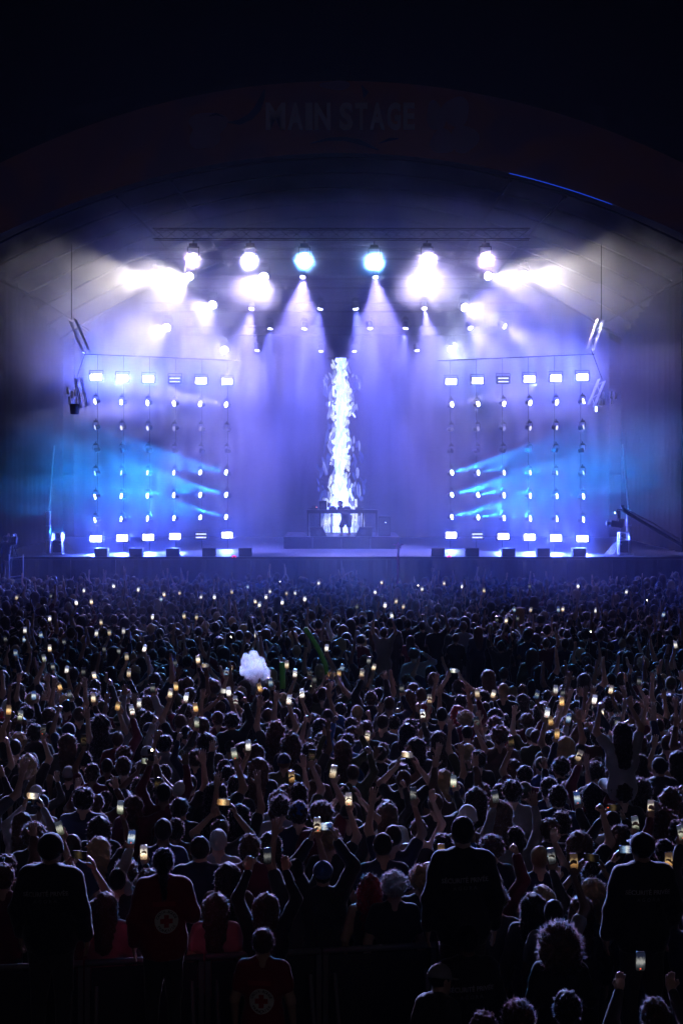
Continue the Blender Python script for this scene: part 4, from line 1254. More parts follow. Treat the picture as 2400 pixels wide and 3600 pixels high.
# camera crane reaching in at the right end
r = thing('camera_crane', 'dark camera crane with remote camera head at the right stage end', 'camera crane', at(2120, 1640, 52))
cy = 52.0
def cp(px, py, dy=0.0):
    q = at(px, py, cy); return (q.x - r.location.x, dy, q.z - r.location.z)
b = MB(); b.tube([cp(2188, 1793), cp(2280, 1850), cp(2400, 1920), cp(2560, 2015)], .075, 6); b.tube([cp(2190, 1786), cp(2290, 1838), cp(2560, 2000)], .02, 5); b.build('boom', M_BLACK, r)
b = MB(); b.tube([cp(2192, 1795), cp(2181, 1775)], .04, 6); b.tube([cp(2183, 1795), cp(2191, 1776)], .03, 6); b.tube([cp(2186, 1793), cp(2170, 1790), cp(2166, 1803)], .03, 6); b.build('end_fork', M_BLACK, r)
b = MB(); b.tube([cp(2172, 1795), cp(2174, 1830)], .06, 8); b.tube([cp(2150, 1836), cp(2192, 1834)], .05, 8); b.build('remote_head', M_BLACK, r)
b = MB(); M_ = Matrix.Rotation(R(8), 3, 'Y'); q = cp(2163, 1842); b.box(q, (.42, .3, .24), M_); b.box(cp(2180, 1838), (.22, .28, .32), M_); b.tube([cp(2150, 1840), cp(2129, 1840)], .07, 10, .09); b.build('camera_body', M_DEV, r)
b = MB(); b.box(cp(2160, 1803), (.05, .03, .07)); b.build('tally_lamp', emat('tally_lamp', (.6, .9, 1), 4), r)
b = MB(); b.tube([cp(2560, 2015), (cp(2560, 2015)[0], 0, -r.location.z)], .12, 8); b.box((cp(2560, 2015)[0], 0, .15 - r.location.z), (1.2, 1.2, .3)); b.build('pedestal', M_BLACK, r)

# hanging side rigs
def hang(side, s, pts, X0):
    Y = 55.5
    o_ = at(X0, 1640, Y)
    r = thing('hanging_rig', 'tilted lattice frame with small lamps hanging over the %s stage end' % side, 'lighting rig', o_, 'hanging rigs over the stage ends')
    def q(px, py, dy=0):
        p = at(px, py, Y); return Vector((p.x - o_.x, dy, p.z - o_.z))
    (a, c) = pts
    for (u0, u1), nm in zip(pts, ('upper_frame', 'lower_frame')):
        P0, P1 = q(*u0), q(*u1)
        t = (P1 - P0).normalized(); nn = Vector((-t.z, 0, t.x)) * .12
        b = MB()
        for dn in (-1, 1):
            for dy in (0, .35):
                b.tube([P0 + nn * dn + Vector((0, dy, 0)), P1 + nn * dn + Vector((0, dy, 0))], .026, 5)
        L = (P1 - P0).length; n = int(L / .28)
        for i in range(n):
            e = -1 if i % 2 else 1
            b.tube([P0 + t * (L * i / n) + nn * e, P0 + t * (L * (i + 1) / n) - nn * e], .014, 4)
        b.build(nm, M_ALU, r)
    b = MB(); e = q(X0, 1000); b.tube([q(*pts[0][0]), (q(*pts[0][0]).x, 0, 9.0)], .012, 4); b.tube([q(*pts[0][1]), q(*pts[1][0])], .012, 4); b.build('chain', M_DRAPE, r)
    return r, q
r, q = hang('left', -1, [((252, 1122), (302, 1236)), ((272, 1325), (294, 1432))], 265)
for k, (px, py) in enumerate(((238, 1362), (252, 1375), (262, 1368), (244, 1395), (268, 1402))):
    b = MB(); c = q(px, py, .1); b.tube([c, c + Vector((.03, -.05, -.28))], .05, 8, .06); b.build('small_lamp', M_ALU if k % 2 else M_STEEL, r)
b = MB(); c = q(262, 1430, .1); b.tube([c + Vector((0, 0, .12)), c + Vector((0, 0, .06)), c + Vector((0, -.02, -.30))], .26, 12, .17); b.build('round_speaker', M_BLACK, r, True)
r, q = hang('right', 1, [((2112, 1122), (2076, 1228)), ((2116, 1335), (2080, 1425))], 2110)
for k, (px, py) in enumerate(((2121, 1378), (2116, 1402), (2128, 1395), (2150, 1375), (2152, 1395), (2166, 1378), (2108, 1400))):
    b = MB(); c = q(px, py, .1); b.tube([c, c + Vector((-.03, -.05, -.3))], .04, 8, .05); b.build('small_lamp', M_ALU if k % 2 else M_STEEL, r)
b = MB(); b.box(q(2094, 1438), (.07, .05, .2)); b.build('white_lamp', emat('rig_lamp', (.7, .95, 1), 5), r)

# ---------------------------------------------------------------- crowd barrier at the front of the picture
def bar_pt(px):      # line of the barrier on the ground
    t = (px - 280) / 1200.0
    return Vector((-2.27 + 2.99 * t, 11.95 + 0.45 * t, 0))
M_PERF = bpy.data.materials.new('perforated_sheet'); M_PERF.use_nodes = True; nt = M_PERF.node_tree; L = nt.links
b0 = nt.nodes['Principled BSDF']; b0.inputs['Base Color'].default_value = (.06, .06, .065, 1); b0.inputs['Metallic'].default_value = .6; b0.inputs['Roughness'].default_value = .5
tc = nt.nodes.new('ShaderNodeTexCoord'); vo = nt.nodes.new('ShaderNodeTexVoronoi'); vo.inputs['Scale'].default_value = 52; vo.inputs['Randomness'].default_value = 0
L.new(tc.outputs['Object'], vo.inputs['Vector']); lt = nt.nodes.new('ShaderNodeMath'); lt.operation = 'LESS_THAN'; lt.inputs[1].default_value = .30; L.new(vo.outputs['Distance'], lt.inputs[0])
tr = nt.nodes.new('ShaderNodeBsdfTransparent'); mx = nt.nodes.new('ShaderNodeMixShader'); L.new(lt.outputs[0], mx.inputs[0]); L.new(b0.outputs[0], mx.inputs[1]); L.new(tr.outputs[0], mx.inputs[2]); L.new(mx.outputs[0], nt.nodes['Material Output'].inputs[0])
a0 = bar_pt(-125); dirv = (bar_pt(1480) - bar_pt(280)).normalized(); ang = math.atan2(dirv.y, dirv.x)
names = ['far left', 'second from left', 'third from left', 'fourth from left', 'fifth from left', 'sixth from left', 'far right']
for i in range(7):
    p = a0 + dirv * (1.05 * i)
    r = thing('crowd_barrier', 'steel crowd barrier panel with perforated sheet, %s along the front' % names[i], 'barrier', p, 'crowd barrier panels along the front')
    r.rotation_euler = (0, 0, ang)
    b = MB(); b.tube([(0, 0, 1.15), (1.03, 0, 1.15)], .03, 8); b.build('top_rail', M_BARRIER, r, True)
    for x in (.02, 1.01):
        b = MB(); b.box((x, 0, .56), (.045, .045, 1.12)); b.build('upright', M_BARRIER, r)
    b = MB(); b.box((.515, .0, .42), (.92, .04, .05)); b.build('middle_rail', M_BARRIER, r)
    b = MB(); b.box((.515, .03, .62), (.92, .004, .95)); b.build('perforated_sheet', M_PERF, r)
    b = MB(); b.box((.515, -.35, .03), (1.0, .75, .05)); b.build('foot_plate', M_BARRIER, r)
    for x in (.1, .93):
        b = MB(); b.tube([(x, -.68, .05), (x, -.03, .95)], .02, 6); b.build('brace', M_BARRIER, r)
# steps the stewards stand on
def step(x, y, label, w=.8):
    r = thing('step_platform', label, 'step', (x, y, 0))
    b = MB(); b.box((0, 0, .585), (w, .5, .03)); b.build('tread', M_BLACK, r)
    for sx in (-1, 1):
        for sy in (-1, 1):
            b = MB(); b.box((sx * (w / 2 - .03), sy * .21, .285), (.04, .04, .57)); b.build('leg', M_BLACK, r)

# ---------------------------------------------------------------- lettering on clothes
def on_back(me, x, z, host, dy=.006, rot=0.0, curve=None):
    """lay a flat mesh (xy plane) on the back of a garment by casting onto it"""
    vs = [v.co.copy() for v in host.data.vertices]; ps = [tuple(p.vertices) for p in host.data.polygons]
    bv = BVHTree.FromPolygons(vs, ps)
    for v in me.vertices:
        px, pz = v.co.x * math.cos(rot) - v.co.y * math.sin(rot) + x, v.co.x * math.sin(rot) + v.co.y * math.cos(rot) + z
        hit = bv.ray_cast(Vector((px, -1, pz)), Vector((0, 1, 0)))
        yy = (hit[0].y if hit[0] else -.1) - dy - v.co.z
        v.co = (px, yy, pz)
    return me
M_PRINT = mat('grey_print', (.36, .36, .38), .6)
M_PRINT2 = mat('dark_grey_print', (.16, .16, .17), .6)
M_WHITEB = mat('white_badge', (.70, .70, .72), .6)
M_REDB = mat('red_badge', (.40, .02, .03), .6)
M_DARKP = mat('black_print', (.02, .02, .025), .6)
def steward_text(b, rot=0.0):
    top = [c for c in b.children if c.name.startswith('top')][0]
    me = text_mesh('SÉCURITÉ PRIVÉE', .050, .0012, M_PRINT, 'lettering', .95, .0); on_back(me, 0, 1.315, top, rot=rot); obj('lettering', me, top)
    me = text_mesh('A G O R A', .040, .0006, M_PRINT2, 'lettering', 1.0, .0); on_back(me, 0, 1.255, top, rot=rot); obj('lettering', me, top)
def disc_mesh(r, m, n=28, rings=4):
    b = MB(); vs = [(0, 0, 0)]; fs = []
    for j in range(1, rings + 1):
        for i in range(n):
            a = 2 * math.pi * i / n; vs.append((r * j / rings * math.cos(a), r * j / rings * math.sin(a), 0))
    for i in range(n): fs.append((0, 1 + i, 1 + (i + 1) % n))
    for j in range(rings - 1):
        for i in range(n):
            a = 1 + j * n + i; c = 1 + j * n + (i + 1) % n; fs.append((a, a + n, c + n, c))
    b.add(vs, fs); o = b.build('badge', m); me = o.data; bpy.data.objects.remove(o); return me
def first_aid_badge(b, x=.0, z=1.16, r=.105):
    top = [c for c in b.children if c.name.startswith('top')][0]
    bd = obj('badge', on_back(disc_mesh(r, M_WHITEB), x, z, top, .004), b)
    q = MB(); w = r * .20; l = r * .52
    for a, c in ((w, l), (l, w)):
        nn = 4
        for i in range(nn):
            z0, z1 = -c + 2 * c * i / nn, -c + 2 * c * (i + 1) / nn
            if a == l and abs((z0 + z1) / 2) > w: continue
            q.add([(-a, z0, 0), (0, z0, 0), (a, z0, 0), (a, z1, 0), (0, z1, 0), (-a, z1, 0)], [(0, 1, 4, 5), (1, 2, 3, 4)])
    o = q.build('cross', M_REDB); me = o.data; bpy.data.objects.remove(o)
    obj('cross', on_back(me, x, z, top, .008), bd)
    for word, a0, a1, flip in (('CROIX-ROUGE', 160, 20, 1), ('FRANÇAISE', 215, 325, -1)):
        for i, ch in enumerate(word):
            a = R(a0 + (a1 - a0) * i / (len(word) - 1))
            me = text_mesh(ch, r * .30, .0006, M_DARKP, 'letter', 1.0, 0)
            me.transform(Matrix.Rotation(a - math.pi / 2 * flip, 4, 'Z')); me.transform(Matrix.Translation((r * .79 * math.cos(a), r * .79 * math.sin(a), 0)))
            obj('letter', on_back(me, x, z, top, .008), bd)
    q = MB()
    for i in range(8):
        x0, x1 = -.10 + .025 * i, -.10 + .025 * (i + 1)
        q.add([(x0, -.02, 0), (x1, -.02, 0), (x1, .02, 0), (x0, .02, 0)], [(0, 1, 2, 3)])
    o = q.build('back_band', M_REDB); me = o.data; bpy.data.objects.remove(o)
    obj('back_band', on_back(me, x - .02, z + r + .045, top, .005), b)
# ---------------------------------------------------------------- the crowd: people the photograph singles out
def spot(px, py, ztop):
    """ground point of someone whose crown shows at a picture pixel"""
    d = FPX * (CAM_H - ztop) / (py - HOR)
    return (px - 1200) / FPX * d, d
TAKEN = []       # (x, y, radius) already stood on
def who(px, py, s=1.0, base=0.0, extra=.02, depth=None, rad=.26, **kw):
    if depth:
        d = depth; x = (px - 1200) / FPX * d
        s = (CAM_H - (py - HOR) / FPX * d - base) / (1.755 + extra)
    else:
        x, d = spot(px, py, base + (1.755 + extra) * s)
    TAKEN.append((x, d, rad))
    return person(x, d, base, s=s, **kw)

# stewards and first aiders on this side of the barrier
STEP = .60
yb = 11.55
b = who(1625, 2870, depth=yb, base=STEP, pose=('down', 'down'), top='jacket', tcol='black', hair=('crop', 1), hcol='dark', skin=0, wide=1.0, yaw=R(4), label='broad steward in black jacket lettered SÉCURITÉ PRIVÉE, in the middle of the front'); steward_text(b, R(2))
step(b.location.x, yb + .02, 'black step under the steward in the middle of the front')
b = who(180, 2935, depth=yb, base=STEP, pose=('down', 'down'), top='jacket', tcol='black', hair=('crop', 0), hcol='black', cap='beanie', ccol='black', skin=1, wide=1.1, yaw=R(-8), label='steward in black beanie and jacket lettered SÉCURITÉ PRIVÉE at the left edge'); steward_text(b, R(4))
step(b.location.x, yb + .02, 'black step under the steward at the left edge')
b = who(2255, 2927, depth=yb, base=STEP, pose=('down', 'down'), top='jacket', tcol='black', hair=('crop', 2), hcol='black', cap='cap', ccol='black', skin=1, wide=1.08, yaw=R(10), label='steward in black cap and shirt lettered SÉCURITÉ PRIVÉE at the right edge'); steward_text(b, R(-2))
step(b.location.x, yb + .02, 'black step under the steward at the right edge')
b = who(575, 2980, depth=yb - .02, base=STEP, pose=('fold', 'down'), top='jacket', tcol='red', hair=('pony', 1), hcol='dark', yaw=R(6), label='first aider with ponytail in red jacket, round cross badge, left of centre'); first_aid_badge(b, .03)
step(b.location.x, yb, 'black step under the ponytailed first aider')
b = who(925, 3262, 0.94, pose=('down', 'down'), top='tee', tcol='red', hair=('bun', 1), hcol='brown', yaw=R(-5), label='first aider in red vest with round cross badge below the barrier'); first_aid_badge(b, .0, 1.17, .11)
b = who(1640, 3250, 1.03, pose=('down', 'down'), top='jacket', tcol='black', hair=('crop', 1), hcol='black', skin=2, yaw=R(12), label='dark-skinned crop-haired steward in black below the barrier'); steward_text(b)
who(1490, 3430, 0.92, pose=('fold', 'down'), top='jacket', tcol='charcoal', hair=('crop', 0), hcol='black', cap='cap', ccol='grey', yaw=R(-55), lean=(R(-14), R(-10)), label='person leaning forward in grey cap at the bottom edge')
who(1965, 3245, 0.97, extra=.07, pose=('fold', 'down'), top='long', tcol='black', hair=('afro', 1), hcol='brown', label='person with big curly brown hair below the barrier, near the right steward')
who(1700, 3562, 0.96, pose=('down', 'down'), top='tee', tcol='black', hair=('short', 3), hcol='brown', label='short brown-haired head at the bottom edge below the middle steward', rad=.2)
who(1820, 3514, 0.97, extra=.05, pose=('down', 'down'), top='tee', tcol='black', hair=('curly', 1), hcol='brown', label='curly brown-haired head at the bottom edge', rad=.2)
who(1992, 3492, 0.98, pose=('down', 'down'), top='tee', tcol='navy', hair=('short', 1), hcol='dark', skin=2, label='short dark-haired head at the bottom edge, nearest the right corner', rad=.2)
bx = who(2300, 3515, 0.96, pose=('phone', 'phone'), top='long', tcol='charcoal', hair=('short', 2), hcol='brown', label='person in the bottom right corner lifting a phone with both hands')
phone((bx.location.x - .03, bx.location.y + .33, 1.86), 'dim', 0, R(6), 0, 'phone with dim screen lifted in the bottom right corner', rec=True)

# front rows, behind the barrier (crown pixel, scale, look)
who(372, 3136, .93, pose=('down', 'down'), top='long', tcol='pink', hair=('long', 1), hcol='brown', label='long-haired woman in pink jumper between left steward and ponytailed first aider')
who(760, 3140, .93, pose=('down', 'down'), top='tee', tcol='pink', hair=('long', 2), hcol='brown', label='long-haired woman in pink tee right of the ponytailed first aider')
who(1300, 3078, .93, pose=('down', 'down'), top='tank', tcol='black', hair=('wavy', 1), hcol='red', label='woman with wavy red hair beside a curly-haired man')
who(1385, 3062, .98, extra=.05, pose=('down', 'down'), top='tee', tcol='black', hair=('curly', 2), hcol='grey', label='man with curly greying hair beside the red-haired woman')
b = who(1135, 3026, 1.0, pose=('widehigh', 'widehigh'), top='hood', tcol='black', hair=('crop', 0), hcol='black', cap='capback', ccol='blue', label='person in blue cap and black hoodie filming sideways with both hands high')
phone((b.location.x + .01, b.location.y + .26, 2.03), 'blue', 0, R(8), R(90), 'phone held sideways by the person in blue cap')
who(1345, 2928, 1.06, pose=('fold', 'fold'), top='tee', tcol='navy', hair=('crop', 2), hcol='dark', skin=1, yaw=R(3), label='man in navy tee with cropped hair, above the curly greying man')
b = who(935, 3140, .95, pose=('phonehigh', 'phonehigh'), top='long', tcol='black', hair=('long', 3), hcol='brown', label='long-haired woman in black lifting a phone with both hands')
phone((b.location.x - .0, b.location.y + .25, 1.95), 'dim', 0, R(5), 0, 'dim phone lifted by the long-haired woman in black')
who(880, 2938, 1.03, pose=('down', 'down'), top='tee', tcol='burgundy', hair=('short', 1), hcol='brown', label='tall man in burgundy tee behind the woman with the dim phone')
who(950, 2925, .98, pose=('down', 'down'), top='long', tcol='black', hair=('long', 1), hcol='dark', label='dark long-haired woman beside the man in burgundy tee')
who(703, 2940, 1.05, pose=('down', 'down'), top='hood', tcol='navy', hair=('crop', 1), hcol='dark', label='man in navy hoodie right of the ponytailed first aider', wide=1.06)
who(768, 2915, 1.02, pose=('down', 'down'), top='tee', tcol='grey', hair=('crop', 3), hcol='grey', skin=0, label='grey cropped-hair man beside the man in navy hoodie')
who(1895, 2974, 1.0, pose=('phone', 'down'), top='tee', tcol='navy', hair=('crop', 1), hcol='fair', label='nearly bald man in navy tee right of the middle steward')
who(1800, 2745, 1.06, pose=('down', 'down'), top='long', tcol='grey', hair=('short', 2), hcol='dark', label='man in grey sweater with short dark hair right of the tall long-haired woman', wide=1.05)
who(1672, 2768, 1.03, extra=.02, pose=('down', 'down'), top='tank', tcol='black', hair=('long', 2), hcol='dark', label='tall woman with long dark hair behind the middle steward', wide=1.0)
who(1960, 2766, 1.04, pose=('down', 'down'), top='hood', tcol='navy', hair=('short', 1), hcol='dark', label='man in navy hoodie right of the grey sweater', yaw=R(-10))
who(1930, 2880, 1.0, pose=('down', 'down'), top='jacket', tcol='charcoal', hair=('short', 0), hcol='brown', label='man with sunglasses on head in charcoal jacket', yaw=R(4))
who(2150, 2850, .98, pose=('down', 'down'), top='tee', tcol='white', hair=('crop', 0), hcol='dark', label='crop-haired man in white tee left of the right steward')
who(2185, 2905, .98, extra=.04, pose=('down', 'down'), top='tee', tcol='black', hair=('curly', 1), hcol='dark', label='curly-haired man in black just left of the right steward')
who(1555, 2935, .97, pose=('phone', 'down'), top='tank', tcol='black', hair=('short', 2), hcol='dark', label='short-haired person just left of the middle steward')
who(2250, 2935 - 200, 1.0, pose=('down', 'down'), top='tee', tcol='grey', hair=('wavy', 2), hcol='dark', label='wavy-haired person in grey tee above the right steward')
who(1360, 2822, .96, pose=('down', 'down'), top='tee', tcol='white', hair=('long', 3), hcol='brown', label='long brown-haired woman in white tee behind the navy tee man')
who(1225, 2825, 1.02, pose=('wide', 'wide'), top='tee', tcol='black', hair=None, cap='capback', ccol='black', label='man in black backwards cap filming with both hands')
who(1050, 2822, 1.03, pose=('fold', 'fold'), top='tee', tcol='navy', hair=('short', 1), hcol='dark', cap='beanie', ccol='blue', label='man in blue beanie and navy tee with arms folded')
who(985, 2805, .98, pose=('down', 'down'), top='tee', tcol='grey', hair=('curly', 2), hcol='dark', label='curly-haired person in grey tee left of the blue beanie')
who(635, 2745, 1.02, pose=('up', 'down'), top='tee', tcol='black', hair=('crop', 0), hcol='grey', label='crop-haired greying man in black tee with one arm straight up')
who(295, 2772, 1.04, pose=('down', 'down'), top='tee', tcol='navy', hair=('short', 2), hcol='dark', label='broad short-haired man in navy tee above the left steward', wide=1.12)
who(435, 2665, 1.0, pose=('fold', 'fold'), top='tee', tcol='black', hair=('short', 1), hcol='brown', label='short brown-haired person in black tee with folded arms, near rows')
who(120, 2890, 1.0, extra=.05, pose=('down', 'down'), top='tee', tcol='black', hair=('curly', 1), hcol='brown', label='curly brown-haired person in black tee behind the left steward')
who(15, 3040, .98, pose=('down', 'down'), top='tee', tcol='burgundy', hair=('short', 3), hcol='brown', label='short-haired person in burgundy tee at the left edge beside the steward')
who(445, 3030, .93, pose=('down', 'down'), top='tee', tcol='black', hair=('curly', 2), hcol='brown', label='curly-haired person in black tee left of the ponytailed first aider')
who(1755, 2755, .97, pose=('down', 'down'), top='tee', tcol='black', hair=('bun', 1), hcol='dark', label='bun-haired woman in black tee left of the grey sweater')
who(1470, 2878, .94, pose=('phonehigh', 'down'), top='tank', tcol='black', hair=('bun', 2), hcol='brown', label='bun-haired woman in black vest with raised arm left of the middle steward')
who(350, 2870, .97, pose=('down', 'down'), top='long', tcol='black', hair=('long', 2), hcol='dark', label='dark long-haired person in black above the pink jumper')
who(1740, 3115, .95, extra=.04, pose=('down', 'down'), top='tee', tcol='charcoal', hair=('curly', 0), hcol='brown', label='curly-haired person in charcoal tee just right of the middle steward')
b = who(1905, 3112, .94, pose=('phone', 'down'), top='tee', tcol='black', hair=('long', 1), hcol='fair', label='fair long-haired woman in black tee below the nearly bald man')
phone((1961 - 1200, 0, 0), 'green', 0, R(5), 0, 'greenish phone held by the fair long-haired woman', rec=True).location = at(1961, 3152, b.location.y + .30)
who(2040, 3148, .93, pose=('down', 'down'), top='long', tcol='black', hair=('long', 2), hcol='brown', label='long brown-haired woman in black beside the right steward')
# woman sitting on someone's shoulders
hx, hd = spot(2185, 2535, 2.52)
TAKEN.append((hx, hd, .3))
person(hx, hd - .05, 0, R(5), 1.02, ('down', 'down'), 'tee', 'black', ('short', 0), 'dark', label='man carrying a woman on his shoulders, mostly hidden', )
person(hx, hd + .0, 2.52 - 1.79 * .93, R(5), .93, ('phonehigh', 'fist'), 'tee', 'grey', ('long', 4), 'dark', sit=True, label='long-haired woman in grey tee sitting on shoulders above the crowd')
phone(at(2169, 2541, hd + .2), 'dim', 0, R(5), 0, 'dim phone lifted by the woman sitting on shoulders')

# ---------------------------------------------------------------- phones the photograph shows: pixel, screen, d = dance of the holder
PH = '''616 2330 dim,236 2354 white,294 2361 dim,454 2366 warm,211 2413 orange,619 2413 orange,120 2445 blue,246 2441 dim,329 2453 warm,490 2471 white,415 2482 orange,465 2497 white,537 2419 dim,
599 2437 warm,655 2451 white,688 2487 orange,32 2496 orange,73 2515 green,692 2540 green,791 2430 white L,796 2363 blue,176 2278 warm,509 2279 white,696 2318 warm,722 2340 warm L,226 2256 dim,87 2247 blue,145 2232 blue,
435 2217 white,537 2168 white,647 2165 warm,385 2223 warm,340 2225 white,89 2215 white,176 2174 white,356 2187 warm,156 2314 green,187 2343 dim,332 2374 warm,56 2295 blue,20 2246 dim,367 2282 dim,418 2289 dim,446 2308 warm,
296 2075 white,269 2118 white,322 2115 warm,577 2089 warm,567 2106 blue,707 2098 white,754 2098 white,691 2169 warm,632 2084 warm,487 2072 white,
1008 2336 warm,1037 2366 white,1089 2366 dim,1191 2366 orange,1202 2348 blue,1272 2366 warm,1296 2322 dim,1314 2345 warm,1148 2277 white,1146 2353 green,1166 2371 orange L,1095 2407 green L,1105 2389 dim,951 2399 blue,913 2417 orange,
1061 2437 white,1016 2459 white,828 2462 white,804 2431 white,810 2353 orange,900 2232 white,1411 2420 dim,1509 2456 warm,1485 2510 white,1595 2358 green L,983 2052 warm F,949 2078 white,935 2098 white,
897 2114 warm,912 2126 white,992 2117 white,1037 2084 white,1120 2049 white,1007 2085 warm,871 2063 blue,1353 2127 white,1417 2132 warm,1318 2081 white,1483 2070 white,1468 2066 warm F,1341 2047 warm,1392 2113 warm,1376 2163 white,
1254 2133 dim,815 2080 warm,831 2143 dim,1071 2105 white,810 2250 warm F,1676 2436 warm,1733 2439 warm,1886 2442 blue,1952 2423 white,1977 2435 dim,1973 2466 orange,2146 2424 warm,2088 2458 white,2087 2482 dim,2112 2504 warm,1922 2505 white,
1997 2525 blue,1934 2534 orange,1674 2537 dim,2245 2394 dim,2372 2266 white,2093 2145 white,2072 2231 warm F,2268 2117 warm F,1961 2143 blue,1977 2141 warm,1864 2143 warm,1806 2143 blue,1745 2178 dim,1778 2181 warm,1818 2174 dim,1623 2061 white,
153 2565 dim,295 2601 dark,116 2798 warm L,424 2839 green,210 2911 green,463 2943 blue,506 2996 warm,280 3005 dark L,786 2820 orange L,555 2755 dark,518 2676 green L,531 2654 warm F,824 2649 green,873 2620 white,1096 2656 dark,1291 2587 warm,
1431 2653 warm L,1025 2730 orange,1171 2713 warm,1225 2809 warm,1452 2790 dim,1116 2899 warm,1550 2992 orange,1593 2747 green,1956 2579 orange,1796 2607 dark,2034 2656 warm,1740 2801 dim,2027 2805 blue,2154 2839 dark L,2285 2834 warm,2231 2893 green,
1937 3010 dim,2016 3028 orange,2077 3015 dark L,2202 2986 blue L,2348 3025 orange,2393 2926 green,1860 2061 dim,2030 2060 white,1700 2075 warm,60 2100 warm,180 2095 dim,400 2060 white,1560 2050 warm,2200 2080 white,2330 2160 blue'''
rp_ = random.Random(21)
HOLD = []
for q in PH.replace('\n', '').split(','):
    w = q.split(); px, py, sc = float(w[0]), float(w[1]), w[2]
    land, fl = 'L' in w[3:], 'F' in w[3:]
    far = py < 2360
    if land: pose, rel = ('wide', 'wide'), np.array((0, .27, 1.90))
    else:
        pose = ('phonehigh', 'down') if rp_.random() < .6 else ('phone', 'down')
        if rp_.random() < .25: pose = (pose[0], 'up' if pose[0] == 'phonehigh' else 'fold')
        rel = phone_anchor(ARM[pose[0]], 1)
    s = rp_.uniform(.93, 1.04); mir = rp_.random() < .5
    yaw = rp_.uniform(-.25, .25)
    rx = rel[0] * (-1 if mir else 1)
    zp = rel[2] * s
    d = FPX * (CAM_H - zp) / (py - HOR); X = (px - 1200) / FPX * d
    if d > 46.5:
        d = 46.5; zp = CAM_H - (py - HOR) / FPX * d
    ph = Vector((X, d, zp))
    off = Matrix.Rotation(yaw, 3, 'Z') @ Vector((rx * s, rel[1] * s, 0))
    HOLD.append([X - off.x, d - off.y, s, yaw, mir, pose, ph, sc, land, fl])

# ---------------------------------------------------------------- everyone else
LO_Y, HI_Y = 12.75, 46.6
def half_w(y): return 0.262 * y + (0.35 if y < 25 else 1.6)
def in_pit(x, y): return ((x - 2.45) / 2.35) ** 2 + ((y - 28.6) / 3.9) ** 2 < 1
pts = []
cell = {}
def near_ok(x, y, r, lst_r=.0):
    cx, cy_ = int(math.floor(x / .6)), int(math.floor(y / .6))
    for i in (-1, 0, 1):
        for j in (-1, 0, 1):
            for (a, b_, rr) in cell.get((cx + i, cy_ + j), ()):
                dx, dy = (a - x), (b_ - y)
                if dx * dx + (dy * .85) ** 2 < (r + rr) ** 2: return False
    return True
def add_cell(x, y, r):
    cell.setdefault((int(math.floor(x / .6)), int(math.floor(y / .6))), []).append((x, y, r))
for x, y, r_ in TAKEN: add_cell(x, y, r_)
keep = []
for hld in HOLD:
    add_cell(hld[0], hld[1], .22); keep.append(hld)
rq = random.Random(99)
tries = 0
while tries < 42000:
    tries += 1
    y = math.sqrt(rq.uniform(LO_Y ** 2, HI_Y ** 2)); x = rq.uniform(-half_w(y), half_w(y))
    if in_pit(x, y) and rq.random() < .997: continue
    r_ = .235 if y < 18 else .215 if y < 26 else .20
    if not near_ok(x, y, r_): continue
    add_cell(x, y, r_)
    pts.append((x, y))
pts += [(1.72, 26.3), (3.85, 27.0), (3.45, 29.6), (4.1, 30.2)]     # dancers in the clearing
HK = [('short', 0), ('short', 1), ('short', 2), ('short', 3), ('short', 4), ('short', 5), ('crop', 3), ('crop', 4), ('long', 4), ('long', 5), ('pony', 2), ('crop', 0), ('crop', 1), ('crop', 2), ('curly', 0), ('curly', 1), ('long', 1), ('long', 2), ('long', 3), ('wavy', 1), ('wavy', 2), ('bun', 1), ('bun', 2), ('pony', 1)]
HW = {'short': 'short-haired', 'crop': 'crop-haired', 'curly': 'curly-haired', 'long': 'long-haired', 'wavy': 'wavy-haired', 'bun': 'bun-haired', 'pony': 'ponytailed', 'afro': 'big-haired'}
POSES = [(('down', 'down'), 70), (('fold', 'fold'), 18), (('up', 'down'), 12), (('fist', 'down'), 9), (('up', 'up'), 7), (('wave', 'wave'), 5), (('upout', 'down'), 6), (('head', 'down'), 3), (('fist', 'fold'), 4)]
PW_ = [p for p, w in POSES for _ in range(w)]
def arms_words(pose, mir):
    a, b_ = pose
    up = ('up', 'fist', 'wave', 'upout', 'phone', 'phonehigh', 'head')
    if a in ('wide', 'widehigh'): return 'both hands filming'
    if a in up and b_ in up: return 'both arms raised'
    if a in up: return ('left' if mir else 'right') + ' arm raised'
    return 'arms folded' if a == 'fold' else 'arms down'
ZX = [(60, 'at left edge'), (195, 'below left post'), (357, 'below first left box'), (479, 'below second left box'), (608, 'below third left box'), (735, 'below fourth left box'), (862, 'below fifth left box'), (1010, 'left of performer'),
      (1200, 'below performer'), (1400, 'below pink totem'), (1539, 'below fifth right box'), (1659, 'below fourth right box'), (1786, 'below third right box'), (1908, 'below second right box'), (2034, 'below first right box'), (2207, 'below right post'), (2345, 'at right edge')]
def zone_x(x, y):
    px = 1200 + x / y * FPX
    return min(ZX, key=lambda q: abs(q[0] - px))[1]
def zone_y(y):
    return 'first rows' if y < 14.5 else 'near rows' if y < 17.5 else 'middle rows' if y < 21 else 'smoke rows' if y < 25.5 else 'far rows' if y < 34 else 'farthest rows'
CAND = []
